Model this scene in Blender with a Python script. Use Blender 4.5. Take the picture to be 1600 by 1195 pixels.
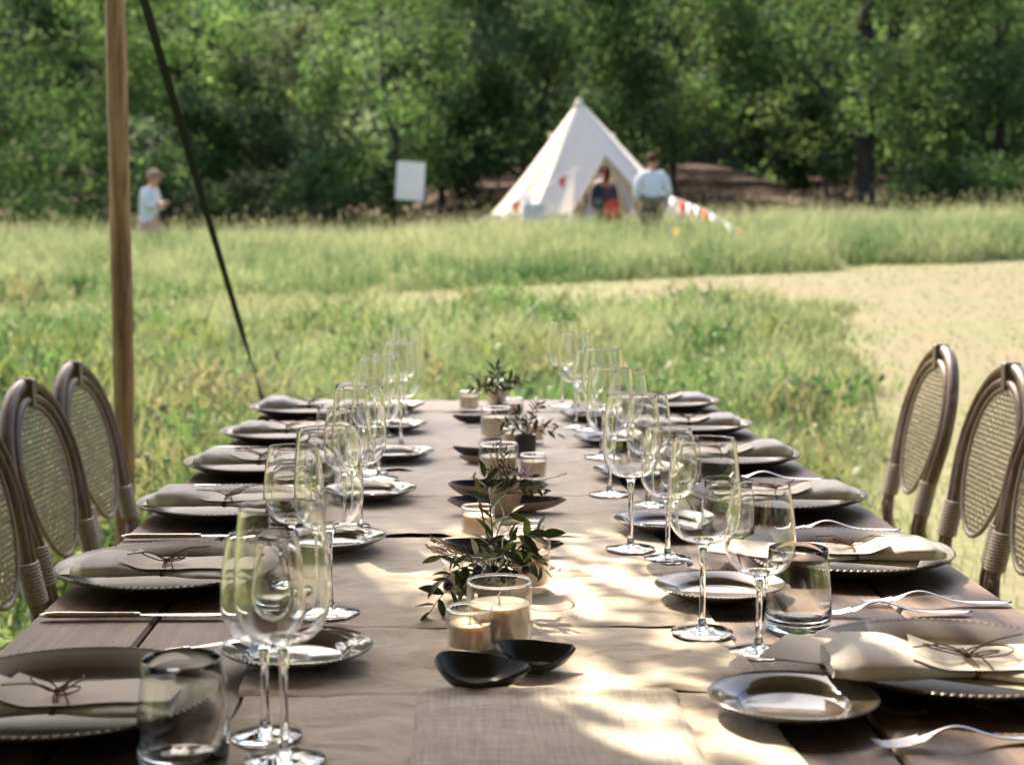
import bpy, math, random
import numpy as np
from mathutils import Vector, Matrix, Euler, noise
from math import sin, cos, pi, radians, sqrt

for o in list(bpy.data.objects):
    bpy.data.objects.remove(o)
S = bpy.context.scene
COL = S.collection

# ------------------------------------------------------------------ camera
CAM_Z, PITCH, YAW, FPX = 1.23, radians(5.486), radians(1.90), 2400.0
cam_d = bpy.data.cameras.new('camera')
cam_d.lens = 54.0; cam_d.sensor_width = 36.0; cam_d.sensor_fit = 'HORIZONTAL'
cam_d.clip_start = 0.05; cam_d.clip_end = 400
cam_d.dof.use_dof = True
cam_d.dof.focus_distance = 2.12
cam_d.dof.aperture_fstop = 5.9
cam = bpy.data.objects.new('camera', cam_d)
cam.location = (0, 0, CAM_Z)
cam.rotation_euler = (pi/2 - PITCH, 0, -YAW)
COL.objects.link(cam)
S.camera = cam

# ------------------------------------------------------------------ light
SUN_EL, SUN_AZ = radians(42), radians(-19)      # azimuth measured from +Y towards +X
SDIR = Vector((sin(SUN_AZ)*cos(SUN_EL), cos(SUN_AZ)*cos(SUN_EL), sin(SUN_EL)))
W = bpy.data.worlds.new('World'); S.world = W; W.use_nodes = True
nt = W.node_tree; nt.nodes.clear()
sky = nt.nodes.new('ShaderNodeTexSky'); sky.sky_type = 'NISHITA'; sky.sun_disc = False
sky.sun_elevation = SUN_EL; sky.sun_rotation = SUN_AZ; sky.air_density = 0.9; sky.dust_density = 4.0
bg = nt.nodes.new('ShaderNodeBackground'); bg.inputs['Strength'].default_value = 0.122
wo = nt.nodes.new('ShaderNodeOutputWorld')
nt.links.new(sky.outputs[0], bg.inputs[0]); nt.links.new(bg.outputs[0], wo.inputs[0])
sun_d = bpy.data.lights.new('sun', 'SUN'); sun_d.energy = 4.4; sun_d.angle = radians(0.53); sun_d.color = (1.0, 0.87, 0.68)
sun = bpy.data.objects.new('sun', sun_d); COL.objects.link(sun)
sun.rotation_euler = (-SDIR).to_track_quat('-Z', 'Y').to_euler()
sun.location = (-6, 20, 18)
sun_d.cycles.is_caustics_light = True

S.view_settings.view_transform = 'Standard'; S.view_settings.look = 'None'
S.view_settings.gamma = 1.0; S.view_settings.exposure = 1.80
S.view_settings.use_curve_mapping = False
S.render.engine = 'CYCLES'
cy = S.cycles
cy.max_bounces = 40; cy.diffuse_bounces = 3; cy.glossy_bounces = 6; cy.transmission_bounces = 36
cy.transparent_max_bounces = 48
cy.caustics_reflective = False; cy.caustics_refractive = False
cy.sample_clamp_indirect = 6.0
cy.use_denoising = True
try: cy.denoiser = 'OPENIMAGEDENOISE'
except Exception: pass

# ------------------------------------------------------------------ pixel -> place
_ps, _pc, _ts, _tc = sin(YAW), cos(YAW), sin(PITCH), cos(PITCH)
FV = Vector((_ps*_tc, _pc*_tc, -_ts)); RV = Vector((_pc, -_ps, 0)); UV = Vector((_ps*_ts, _pc*_ts, _tc))
def ray(px, py):
    return FV + RV*((px-800)/FPX) + UV*((597.5-py)/FPX)
def on(px, py, z):
    d = ray(px, py); t = (z-CAM_Z)/d.z
    return Vector((d.x*t, d.y*t, z))
def at(px, py, Y):
    d = ray(px, py); t = Y/d.y
    return Vector((d.x*t, Y, CAM_Z+d.z*t))
TZ = 0.75
CZ = TZ + 0.005      # cloth top

# ------------------------------------------------------------------ materials
def new_mat(name):
    m = bpy.data.materials.new(name); m.use_nodes = True
    n = m.node_tree; n.nodes.clear()
    return m, n, n.nodes.new, n.links.new
def mat(name, col, rough=.6, metal=0.0, spec=.5, noise_amt=0.0, noise_scale=20, bump=0.0, bump_scale=60, sub=0.0,
        stretch=None, col2=None, sheen=0.0, transl=0.0, coat=0.0, rand=0.0, detail=5):
    m, n, N, L = new_mat(name)
    out = N('ShaderNodeOutputMaterial'); b = N('ShaderNodeBsdfPrincipled')
    b.inputs['Roughness'].default_value = rough; b.inputs['Metallic'].default_value = metal
    b.inputs['Specular IOR Level'].default_value = spec
    b.inputs['Base Color'].default_value = (*col, 1)
    b.inputs['Sheen Weight'].default_value = sheen
    b.inputs['Coat Weight'].default_value = coat
    tc = N('ShaderNodeTexCoord'); mp = N('ShaderNodeMapping')
    L(tc.outputs['Object'], mp.inputs[0])
    if stretch: mp.inputs['Scale'].default_value = stretch
    csock = None
    if noise_amt > 0 or col2:
        nz = N('ShaderNodeTexNoise'); nz.inputs['Scale'].default_value = noise_scale; nz.inputs['Detail'].default_value = detail
        nz.inputs['Roughness'].default_value = .62
        L(mp.outputs[0], nz.inputs['Vector'])
        rp = N('ShaderNodeMapRange'); rp.inputs[1].default_value = .32; rp.inputs[2].default_value = .68
        L(nz.outputs[0], rp.inputs[0])
        mx = N('ShaderNodeMix'); mx.data_type = 'RGBA'
        L(rp.outputs[0], mx.inputs[0])
        c2 = col2 if col2 else tuple(min(1, c*(1+noise_amt)) for c in col)
        c1 = col if col2 else tuple(c*(1-noise_amt) for c in col)
        mx.inputs[6].default_value = (*c1, 1); mx.inputs[7].default_value = (*c2, 1)
        csock = mx.outputs[2]
        rr = N('ShaderNodeMapRange'); rr.inputs[3].default_value = max(0.02, rough-.08); rr.inputs[4].default_value = min(1, rough+.08)
        L(nz.outputs[0], rr.inputs[0]); L(rr.outputs[0], b.inputs['Roughness'])
    if rand > 0:
        oi = N('ShaderNodeObjectInfo'); hv = N('ShaderNodeHueSaturation')
        mr = N('ShaderNodeMapRange'); mr.inputs[3].default_value = 1-rand; mr.inputs[4].default_value = 1+rand
        L(oi.outputs['Random'], mr.inputs[0]); L(mr.outputs[0], hv.inputs['Value'])
        if csock: L(csock, hv.inputs['Color'])
        else: hv.inputs['Color'].default_value = (*col, 1)
        csock = hv.outputs[0]
    if csock: L(csock, b.inputs['Base Color'])
    if bump > 0:
        nb = N('ShaderNodeTexNoise'); nb.inputs['Scale'].default_value = bump_scale; nb.inputs['Detail'].default_value = 4
        L(mp.outputs[0], nb.inputs['Vector'])
        bp = N('ShaderNodeBump'); bp.inputs['Strength'].default_value = bump; bp.inputs['Distance'].default_value = .004
        L(nb.outputs[0], bp.inputs['Height']); L(bp.outputs[0], b.inputs['Normal'])
    if sub > 0:
        b.inputs['Subsurface Weight'].default_value = sub; b.inputs['Subsurface Radius'].default_value = (.02, .012, .006)
        b.inputs['Subsurface Scale'].default_value = .6
    sh = b.outputs[0]
    if transl > 0:
        tr = N('ShaderNodeBsdfTranslucent'); ms = N('ShaderNodeMixShader'); ms.inputs[0].default_value = transl
        if csock: L(csock, tr.inputs[0])
        else: tr.inputs[0].default_value = (*col, 1)
        L(sh, ms.inputs[1]); L(tr.outputs[0], ms.inputs[2]); sh = ms.outputs[0]
    L(sh, out.inputs[0])
    return m

def mat_weave(name, col, scale=900, rough=.85, transl=0.0, slub=.25, wrinkle=0.0, wbump=.35):
    """linen: two crossing thread waves as bump and slight colour, slubby noise"""
    m, n, N, L = new_mat(name)
    out = N('ShaderNodeOutputMaterial'); b = N('ShaderNodeBsdfPrincipled')
    b.inputs['Roughness'].default_value = rough; b.inputs['Sheen Weight'].default_value = .3
    b.inputs['Sheen Roughness'].default_value = .4; b.inputs['Specular IOR Level'].default_value = .35
    tc = N('ShaderNodeTexCoord')
    hs = []
    for st in ((scale, scale*.06, scale*.06), (scale*.06, scale, scale*.06)):
        mp = N('ShaderNodeMapping'); mp.inputs['Scale'].default_value = tuple(s*.5 for s in st)
        L(tc.outputs['Object'], mp.inputs[0])
        nz = N('ShaderNodeTexNoise'); nz.inputs['Scale'].default_value = 1.0; nz.inputs['Detail'].default_value = 3
        L(mp.outputs[0], nz.inputs['Vector']); hs.append(nz.outputs[0])
    ad = N('ShaderNodeMath'); ad.operation = 'ADD'; L(hs[0], ad.inputs[0]); L(hs[1], ad.inputs[1])
    mr = N('ShaderNodeMapRange'); mr.inputs[1].default_value = .7; mr.inputs[2].default_value = 1.3
    mr.inputs[3].default_value = 1-slub; mr.inputs[4].default_value = 1+slub*.4
    L(ad.outputs[0], mr.inputs[0])
    hv = N('ShaderNodeHueSaturation'); hv.inputs['Color'].default_value = (*col, 1); L(mr.outputs[0], hv.inputs['Value'])
    L(hv.outputs[0], b.inputs['Base Color'])
    bp = N('ShaderNodeBump'); bp.inputs['Strength'].default_value = wbump; bp.inputs['Distance'].default_value = .0015
    L(ad.outputs[0], bp.inputs['Height']); nrm = bp.outputs[0]
    if wrinkle:
        mp = N('ShaderNodeMapping'); mp.inputs['Scale'].default_value = (8, 11, 8); L(tc.outputs['Object'], mp.inputs[0])
        nw = N('ShaderNodeTexNoise'); nw.inputs['Scale'].default_value = 1.2; nw.inputs['Detail'].default_value = 6; nw.inputs['Distortion'].default_value = 1.4
        L(mp.outputs[0], nw.inputs['Vector'])
        b2 = N('ShaderNodeBump'); b2.inputs['Strength'].default_value = wrinkle; b2.inputs['Distance'].default_value = .02
        L(nw.outputs[0], b2.inputs['Height']); L(nrm, b2.inputs['Normal']); nrm = b2.outputs[0]
    L(nrm, b.inputs['Normal'])
    sh = b.outputs[0]
    if transl:
        tr = N('ShaderNodeBsdfTranslucent'); L(hv.outputs[0], tr.inputs[0])
        ms = N('ShaderNodeMixShader'); ms.inputs[0].default_value = transl
        L(sh, ms.inputs[1]); L(tr.outputs[0], ms.inputs[2]); sh = ms.outputs[0]
    L(sh, out.inputs[0])
    return m

def mat_thin_glass(name, base=.05, edge=.75, power=3.0, tint=(.965, .965, .945)):
    m, n, N, L = new_mat(name)
    out = N('ShaderNodeOutputMaterial')
    tr = N('ShaderNodeBsdfTransparent'); tr.inputs[0].default_value = (*tint, 1)
    gl = N('ShaderNodeBsdfGlossy'); gl.inputs['Roughness'].default_value = .01
    lw = N('ShaderNodeLayerWeight'); lw.inputs[0].default_value = .5
    pw = N('ShaderNodeMath'); pw.operation = 'POWER'; pw.inputs[1].default_value = power
    L(lw.outputs['Facing'], pw.inputs[0])
    mr = N('ShaderNodeMapRange'); mr.inputs[3].default_value = base; mr.inputs[4].default_value = edge
    L(pw.outputs[0], mr.inputs[0])
    ms = N('ShaderNodeMixShader'); L(mr.outputs[0], ms.inputs[0]); L(tr.outputs[0], ms.inputs[1]); L(gl.outputs[0], ms.inputs[2])
    L(ms.outputs[0], out.inputs[0])
    return m
def mat_solid_glass(name, clear=.35):
    m, n, N, L = new_mat(name)
    out = N('ShaderNodeOutputMaterial')
    g = N('ShaderNodeBsdfGlass'); g.inputs['IOR'].default_value = 1.48; g.inputs['Roughness'].default_value = .0
    g.inputs['Color'].default_value = (1, 1, .992, 1)
    tr = N('ShaderNodeBsdfTransparent'); tr.inputs[0].default_value = (.97, .97, .96, 1)
    ms = N('ShaderNodeMixShader'); ms.inputs[0].default_value = clear
    L(g.outputs[0], ms.inputs[1]); L(tr.outputs[0], ms.inputs[2]); L(ms.outputs[0], out.inputs[0])
    return m

def mat_wood(name, c1, c2, c3, along=1, rough=.55, rand=.18):
    m, n, N, L = new_mat(name)
    out = N('ShaderNodeOutputMaterial'); b = N('ShaderNodeBsdfPrincipled'); b.inputs['Roughness'].default_value = rough
    tc = N('ShaderNodeTexCoord'); oi = N('ShaderNodeObjectInfo')
    mu = N('ShaderNodeMath'); mu.operation = 'MULTIPLY'; mu.inputs[1].default_value = 37.0; L(oi.outputs['Random'], mu.inputs[0])
    cb = N('ShaderNodeCombineXYZ')
    for i in range(3): L(mu.outputs[0], cb.inputs[i])
    va = N('ShaderNodeVectorMath'); va.operation = 'ADD'; L(tc.outputs['Object'], va.inputs[0]); L(cb.outputs[0], va.inputs[1])
    mp = N('ShaderNodeMapping'); sc = [26, 26, 26]; sc[along] = 1.6; mp.inputs['Scale'].default_value = sc
    L(va.outputs[0], mp.inputs[0])
    nz = N('ShaderNodeTexNoise'); nz.inputs['Scale'].default_value = 1.6; nz.inputs['Detail'].default_value = 8; nz.inputs['Distortion'].default_value = 1.2
    nz.inputs['Roughness'].default_value = .65
    L(mp.outputs[0], nz.inputs['Vector'])
    cr = N('ShaderNodeValToRGB'); cr.color_ramp.elements[0].position = .3; cr.color_ramp.elements[0].color = (*c1, 1)
    cr.color_ramp.elements[1].position = .72; cr.color_ramp.elements[1].color = (*c3, 1)
    e = cr.color_ramp.elements.new(.5); e.color = (*c2, 1)
    L(nz.outputs[0], cr.inputs[0])
    hv = N('ShaderNodeHueSaturation'); mr = N('ShaderNodeMapRange'); mr.inputs[3].default_value = 1-rand; mr.inputs[4].default_value = 1+rand
    L(oi.outputs['Random'], mr.inputs[0]); L(mr.outputs[0], hv.inputs['Value']); L(cr.outputs[0], hv.inputs['Color'])
    # blotchy wear
    n2 = N('ShaderNodeTexNoise'); n2.inputs['Scale'].default_value = 7; n2.inputs['Detail'].default_value = 6; L(va.outputs[0], n2.inputs['Vector'])
    m2 = N('ShaderNodeMapRange'); m2.inputs[1].default_value = .35; m2.inputs[2].default_value = .7; m2.inputs[3].default_value = .72; m2.inputs[4].default_value = 1.12
    L(n2.outputs[0], m2.inputs[0])
    h2 = N('ShaderNodeHueSaturation'); L(hv.outputs[0], h2.inputs['Color']); L(m2.outputs[0], h2.inputs['Value'])
    L(h2.outputs[0], b.inputs['Base Color'])
    bp = N('ShaderNodeBump'); bp.inputs['Strength'].default_value = .35; bp.inputs['Distance'].default_value = .002
    L(nz.outputs[0], bp.inputs['Height']); L(bp.outputs[0], b.inputs['Normal'])
    L(b.outputs[0], out.inputs[0])
    return m

def mat_foliage(name, transl=.35, rough=.55, spec=.3, rand=.0):
    """colour per leaf comes with the mesh (attribute 'leafcol')"""
    m, n, N, L = new_mat(name)
    out = N('ShaderNodeOutputMaterial'); at_ = N('ShaderNodeAttribute'); at_.attribute_name = 'leafcol'
    c = at_.outputs['Color']
    if rand:
        oi = N('ShaderNodeObjectInfo'); hv = N('ShaderNodeHueSaturation')
        mr = N('ShaderNodeMapRange'); mr.inputs[3].default_value = 1-rand; mr.inputs[4].default_value = 1+rand
        L(oi.outputs['Random'], mr.inputs[0]); L(mr.outputs[0], hv.inputs['Value']); L(c, hv.inputs['Color']); c = hv.outputs[0]
    b = N('ShaderNodeBsdfPrincipled'); b.inputs['Roughness'].default_value = rough; b.inputs['Specular IOR Level'].default_value = spec
    L(c, b.inputs['Base Color'])
    tr = N('ShaderNodeBsdfTranslucent'); L(c, tr.inputs[0])
    ms = N('ShaderNodeMixShader'); ms.inputs[0].default_value = transl
    L(b.outputs[0], ms.inputs[1]); L(tr.outputs[0], ms.inputs[2]); L(ms.outputs[0], out.inputs[0])
    return m

M = {}
M['wood_top'] = mat_wood('weathered table wood', (.06, .034, .02), (.145, .083, .047), (.23, .142, .085))
M['runner'] = mat_weave('cream linen', (.67, .56, .43), 1400, wrinkle=.45, slub=.06, wbump=.12)
M['hem_cloth'] = mat_weave('coarse cream linen', (.60, .52, .42), 520, slub=.30, wrinkle=.3, wbump=.3)
M['napkin'] = mat_weave('napkin linen', (.80, .745, .67), 1100, transl=.12, slub=.15)
M['card'] = mat('cream card', (.72, .64, .52), .75, noise_amt=.03, noise_scale=30, bump=.1, bump_scale=400)
M['ink'] = mat('dark ink', (.05, .04, .035), .7, noise_amt=.2)
M['twine'] = mat('brown twine', (.16, .085, .045), .8, noise_amt=.35, noise_scale=300)
M['plate'] = mat('taupe glaze', (.125, .098, .07), .32, spec=.25, noise_amt=.12, noise_scale=14)
M['side_plate'] = mat('dark taupe glaze', (.115, .092, .066), .10, spec=.5, noise_amt=.14, noise_scale=18, coat=.3)
M['thin_glass'] = mat_solid_glass('clear bowl glass', 0.0)
M['jar_glass'] = mat_thin_glass('candle jar glass', .05, .8, 3.0, (.99, .99, .985))
M['solid_glass'] = mat_solid_glass('solid glass', 0.0)
M['foot_glass'] = mat_solid_glass('glass foot', 0.0)
M['wax'] = mat('cream wax', (.80, .68, .50), .5, noise_amt=.08, noise_scale=25, sub=.35)
M['wick'] = mat('candle wick', (.72, .66, .55), .9, noise_amt=.2, noise_scale=300)
M['black_clay'] = mat('charcoal clay', (.020, .018, .018), .42, noise_amt=.35, noise_scale=40, bump=.15, bump_scale=90)
M['pale_clay'] = mat('raw clay', (.30, .235, .18), .8, noise_amt=.2, noise_scale=40, bump=.2, bump_scale=120)
M['sand_clay'] = mat('sand clay pot', (.40, .30, .205), .85, noise_amt=.2, noise_scale=50, bump=.25, bump_scale=150)
M['steel'] = mat('cutlery steel', (.62, .60, .57), .16, metal=1.0, noise_amt=.08, noise_scale=60)
M['sprig_leaf'] = mat('dark olive leaf', (.048, .066, .018), .42, spec=.4, noise_amt=.45, noise_scale=3, transl=.38, rand=.55)
M['pale_leaf'] = mat('pale leaf', (.30, .32, .20), .5, noise_amt=.2, noise_scale=40, transl=.3, rand=.2)
M['sprig_stem'] = mat('sprig stem', (.09, .085, .035), .6, noise_amt=.3, noise_scale=80)
M['seed_head'] = mat('straw seed head', (.46, .38, .17), .8, noise_amt=.3, noise_scale=200, transl=.3)
M['lilac'] = mat('lilac petals', (.33, .20, .33), .6, noise_amt=.25, noise_scale=90, transl=.3)
M['berry'] = mat('dark berry', (.02, .012, .02), .2, spec=.6, noise_amt=.3)
M['rattan'] = mat_wood('brown rattan', (.09, .050, .027), (.20, .118, .066), (.33, .215, .13), along=2, rough=.36, rand=.12)
M['cane'] = mat('woven cane', (.38, .30, .20), .5, noise_amt=.3, noise_scale=120, transl=.15)
M['cord'] = mat('pale cane cord', (.33, .255, .165), .45, noise_amt=.2, noise_scale=120)
M['strap_band'] = mat('taupe binding strip', (.22, .17, .125), .4, noise_amt=.15, noise_scale=60)
M['pole'] = mat_wood('peeled larch pole', (.15, .06, .022), (.37, .195, .082), (.58, .37, .18), along=2, rough=.6, rand=0)
M['black_web'] = mat('black webbing', (.010, .010, .011), .7, noise_amt=.3, noise_scale=200)
M['canvas'] = mat_weave('cream tent canvas', (.69, .595, .50), 60, transl=.07, slub=.06)
M['canvas_in'] = mat_weave('tent lining', (.62, .60, .66), 60, transl=.25, slub=.06)
M['canvas_trim'] = mat('tan canvas trim', (.46, .35, .22), .85, noise_amt=.15, noise_scale=20)
M['white_board'] = mat('white sign board', (.72, .70, .66), .6, noise_amt=.05, noise_scale=5)
M['dark_post'] = mat('dark wooden post', (.06, .045, .03), .8, noise_amt=.3, noise_scale=30)
M['red_cloth'] = mat('red cloth', (.62, .06, .035), .8, noise_amt=.1, noise_scale=20, transl=.3)
M['white_cloth'] = mat('white cloth', (.78, .76, .76), .8, noise_amt=.06, noise_scale=20, transl=.3)
M['pale_blue_cloth'] = mat('pale blue cloth', (.52, .60, .62), .8, noise_amt=.06, noise_scale=20, transl=.3)
M['yellow_cloth'] = mat('yellow cloth', (.42, .36, .13), .8, noise_amt=.06, noise_scale=20, transl=.3)
M['skin'] = mat('skin', (.48, .25, .165), .55, noise_amt=.08, noise_scale=20, sub=.1)
M['grey_hair'] = mat('light brown hair', (.30, .20, .13), .9, spec=.1, noise_amt=.3, noise_scale=60, stretch=(1, 1, .2))
M['dark_hair'] = mat('dark hair', (.02, .014, .011), .9, spec=.1, noise_amt=.3, noise_scale=60, stretch=(1, 1, .2))
M['white_shirt'] = mat('white shirt', (.74, .71, .72), .8, noise_amt=.05, noise_scale=12, bump=.3, bump_scale=9)
M['blue_shirt'] = mat('pale blue shirt', (.70, .71, .77), .8, noise_amt=.05, noise_scale=12, bump=.3, bump_scale=9)
M['navy_dress'] = mat('navy clothes', (.018, .024, .045), .8, noise_amt=.3, noise_scale=12, bump=.3, bump_scale=9)
M['khaki'] = mat('khaki trousers', (.16, .12, .075), .85, noise_amt=.15, noise_scale=12, bump=.3, bump_scale=9)
M['pink'] = mat('dusty pink skirt', (.52, .27, .22), .85, noise_amt=.1, noise_scale=12, bump=.3, bump_scale=9)
M['bark'] = mat('tree bark', (.035, .026, .018), .9, noise_amt=.5, noise_scale=6, bump=.8, bump_scale=12, stretch=(1, 1, .25))
M['leaves'] = mat_foliage('tree leaves', .6, .65, .15, rand=.12)
M['shade_leaves'] = mat_foliage('branch leaves', .25)
M['grass'] = mat_foliage('grass blades', .40, .6, .25)

# ------------------------------------------------------------------ mesh helpers
class MB:
    def __init__(s): s.v = []; s.f = []; s.mi = []
    def add(s, vs, fs, mi=0):
        o = len(s.v); s.v.extend([tuple(v) for v in vs])
        s.f.extend([tuple(i+o for i in f) for f in fs]); s.mi.extend([mi]*len(fs)); return o
    def box(s, c, d, rz=0, mi=0, bev=0.0):
        hx, hy, hz = d[0]/2, d[1]/2, d[2]/2
        if bev <= 0:
            vs = [(x, y, z) for z in (-hz, hz) for y in (-hy, hy) for x in (-hx, hx)]
            fs = [(0, 2, 3, 1), (4, 5, 7, 6), (0, 1, 5, 4), (2, 6, 7, 3), (1, 3, 7, 5), (0, 4, 6, 2)]
        else:
            b = bev; vs = []
            for (zz, ins) in ((-hz, 0), (hz-b, 0), (hz, b)):
                for (x, y) in ((-1, -1), (1, -1), (1, 1), (-1, 1)):
                    vs.append((x*(hx-ins), y*(hy-ins), zz))
            fs = [(3, 2, 1, 0), (8, 9, 10, 11)]
            for l in (0, 4):
                for i in range(4):
                    j = (i+1) % 4; fs.append((l+i, l+j, l+4+j, l+4+i))
        cs, sn = cos(rz), sin(rz)
        s.add([(c[0]+x*cs-y*sn, c[1]+x*sn+y*cs, c[2]+z) for x, y, z in vs], fs, mi)
    def tube(s, pts, rad, n=8, mi=0, closed=False, cap=True, flat=None):
        pts = [Vector(p) for p in pts]; k = len(pts)
        rad = rad if hasattr(rad, '__len__') else [rad]*k
        up = None; rings = []
        for i, p in enumerate(pts):
            if closed: t = pts[(i+1) % k]-pts[i-1]
            else: t = pts[min(i+1, k-1)]-pts[max(i-1, 0)]
            if t.length < 1e-9: t = Vector((0, 0, 1))
            t.normalize()
            if up is None:
                up = Vector((0, 0, 1)) if abs(t.z) < .9 else Vector((1, 0, 0))
            a = up - t*up.dot(t)
            if a.length < 1e-6: a = t.orthogonal()
            a.normalize(); up = a; b = t.cross(a)
            fa, fb = (flat if flat else (1, 1))
            rings.append([p + a*(cos(2*pi*j/n)*rad[i]*fa) + b*(sin(2*pi*j/n)*rad[i]*fb) for j in range(n)])
        vs = [v for r in rings for v in r]; fs = []
        for i in range(k if closed else k-1):
            i2 = (i+1) % k
            for j in range(n):
                j2 = (j+1) % n; fs.append((i*n+j, i*n+j2, i2*n+j2, i2*n+j))
        if cap and not closed:
            fs.append(tuple(range(n-1, -1, -1))); fs.append(tuple((k-1)*n+j for j in range(n)))
        s.add(vs, fs, mi)
    def lathe(s, prof, n=32, c=(0, 0, 0), mi=0, mod=None, closed=False):
        vs = []; k = len(prof)
        for i, (r, z) in enumerate(prof):
            for j in range(n):
                a = 2*pi*j/n; rr, zz = r, z
                if mod: dr, dz = mod(i, a); rr += dr; zz += dz
                vs.append((c[0]+rr*cos(a), c[1]+rr*sin(a), c[2]+zz))
        fs = []
        for i in range(k if closed else k-1):
            i2 = (i+1) % k
            for j in range(n):
                j2 = (j+1) % n; fs.append((i*n+j, i*n+j2, i2*n+j2, i2*n+j))
        if not closed:
            if prof[0][0] > 1e-6: fs.append(tuple(range(n-1, -1, -1)))
            if prof[-1][0] > 1e-6: fs.append(tuple((k-1)*n+j for j in range(n)))
        s.add(vs, fs, mi)
    def grid(s, fn, nu, nv, mi=0):
        vs = [fn(i/nu, j/nv) for j in range(nv+1) for i in range(nu+1)]
        fs = [(j*(nu+1)+i, j*(nu+1)+i+1, (j+1)*(nu+1)+i+1, (j+1)*(nu+1)+i) for j in range(nv) for i in range(nu)]
        s.add(vs, fs, mi)
    def mesh(s, name, mats, smooth=True, ang=40):
        me = bpy.data.meshes.new(name); me.from_pydata(s.v, [], s.f)
        for m in (mats if isinstance(mats, (list, tuple)) else [mats]): me.materials.append(m)
        if any(s.mi): me.polygons.foreach_set('material_index', s.mi)
        me.validate()
        if smooth:
            me.polygons.foreach_set('use_smooth', [True]*len(me.polygons))
            if ang: me.set_sharp_from_angle(angle=radians(ang))
        me.update(); return me
    def build(s, name, mats, parent=None, **k):
        return link(name, s.mesh(name, mats, **k), parent)

def link(name, data, parent=None, loc=None, rot=None, scale=None):
    o = bpy.data.objects.new(name, data); COL.objects.link(o)
    if parent: o.parent = parent
    if loc is not None: o.location = loc
    if rot is not None: o.rotation_euler = rot
    if scale is not None: o.scale = scale if hasattr(scale, '__len__') else (scale,)*3
    return o
def tag(o, label, cat, group=None):
    o['label'] = label; o['category'] = cat
    if group: o['group'] = group
    return o
def thing(name, label, cat, loc=(0, 0, 0), rz=0, group=None, rot=None, scale=1):
    o = link(name, None, None, loc, rot if rot else (0, 0, rz), scale); o.empty_display_size = .1
    return tag(o, label, cat, group)
def struct(o, kind='structure'):
    o['kind'] = kind; return o
def copy_tree(o, parent=None, loc=None, rz=None, label=None, scale=None):
    c = o.copy(); COL.objects.link(c)
    if parent: c.parent = parent
    if loc is not None: c.location = loc
    if rz is not None: c.rotation_euler = (0, 0, rz)
    if scale is not None: c.scale = scale if hasattr(scale, '__len__') else (scale,)*3
    if label: c['label'] = label
    for ch in list(o.children):
        copy_tree(ch, c)
    return c
def smooth(a, b, x):
    if a > b: return 1-smooth(b, a, x)
    t = min(1, max(0, (x-a)/(b-a))); return t*t*(3-2*t)
def fbm(x, y, z=0, o=3):
    return noise.fractal(Vector((x, y, z)), 1.0, 2.0, o)

# fast numpy mesh with a colour per face corner point
def np_mesh(name, V, F, C, material):
    me = bpy.data.meshes.new(name)
    nv, nf, k = len(V), len(F), F.shape[1]
    me.vertices.add(nv); me.vertices.foreach_set('co', V.astype(np.float32).ravel())
    me.loops.add(nf*k); me.loops.foreach_set('vertex_index', F.astype(np.int32).ravel())
    me.polygons.add(nf); me.polygons.foreach_set('loop_start', np.arange(0, nf*k, k, dtype=np.int32))
    a = me.attributes.new('leafcol', 'FLOAT_COLOR', 'POINT')
    cc = np.ones((nv, 4), np.float32); cc[:, :3] = C
    a.data.foreach_set('color', cc.ravel())
    me.materials.append(material); me.update(calc_edges=True); me.validate()
    return me

# ------------------------------------------------------------------ terrain
def gz(x, y):
    b = .045*max(0.0, y-7.0) if y < 27 else .9
    k = smooth(7, 24, y)
    z = b + .025*(max(x, -1.0)*1.0-3)*k - .22*smooth(25.3, 27.0, y)*smooth(1.0, -2.5, x)
    if y > 35: z += .09*(y-35)
    if y > 33: z += .62*smooth(34.2, 38.2, y)*smooth(-2.5, .5, x)*smooth(13, 9, x)
    return z + .05*fbm(x*.22, y*.22, 3)*k
def pathness(x, y):
    """1 on the mown strip and the mown clearing to the right, 0 in the tall grass"""
    w = .6*fbm(x*.6, y*.6, 8)+.35*fbm(x*2.1, y*2.1, 6)
    cy_ = 18.6 + .16*(x-2) + .35*w if x < 6 else 19.2
    if x < 0: cy_ = 18.3 + .42*x
    half = 2.15 + .10*min(4, max(-4, x))
    strip = 1 - smooth(half-.5, half+.35, abs(y-cy_)+.3*w)
    edge = .242*y + .45*w
    right = smooth(edge-.7, edge+.8, x)*(1-smooth(22.3, 23.4, y+.5*w))
    return max(strip*smooth(-16, -6, x+.0)*(.50+.48*smooth(-3, 4, x)), right)

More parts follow.
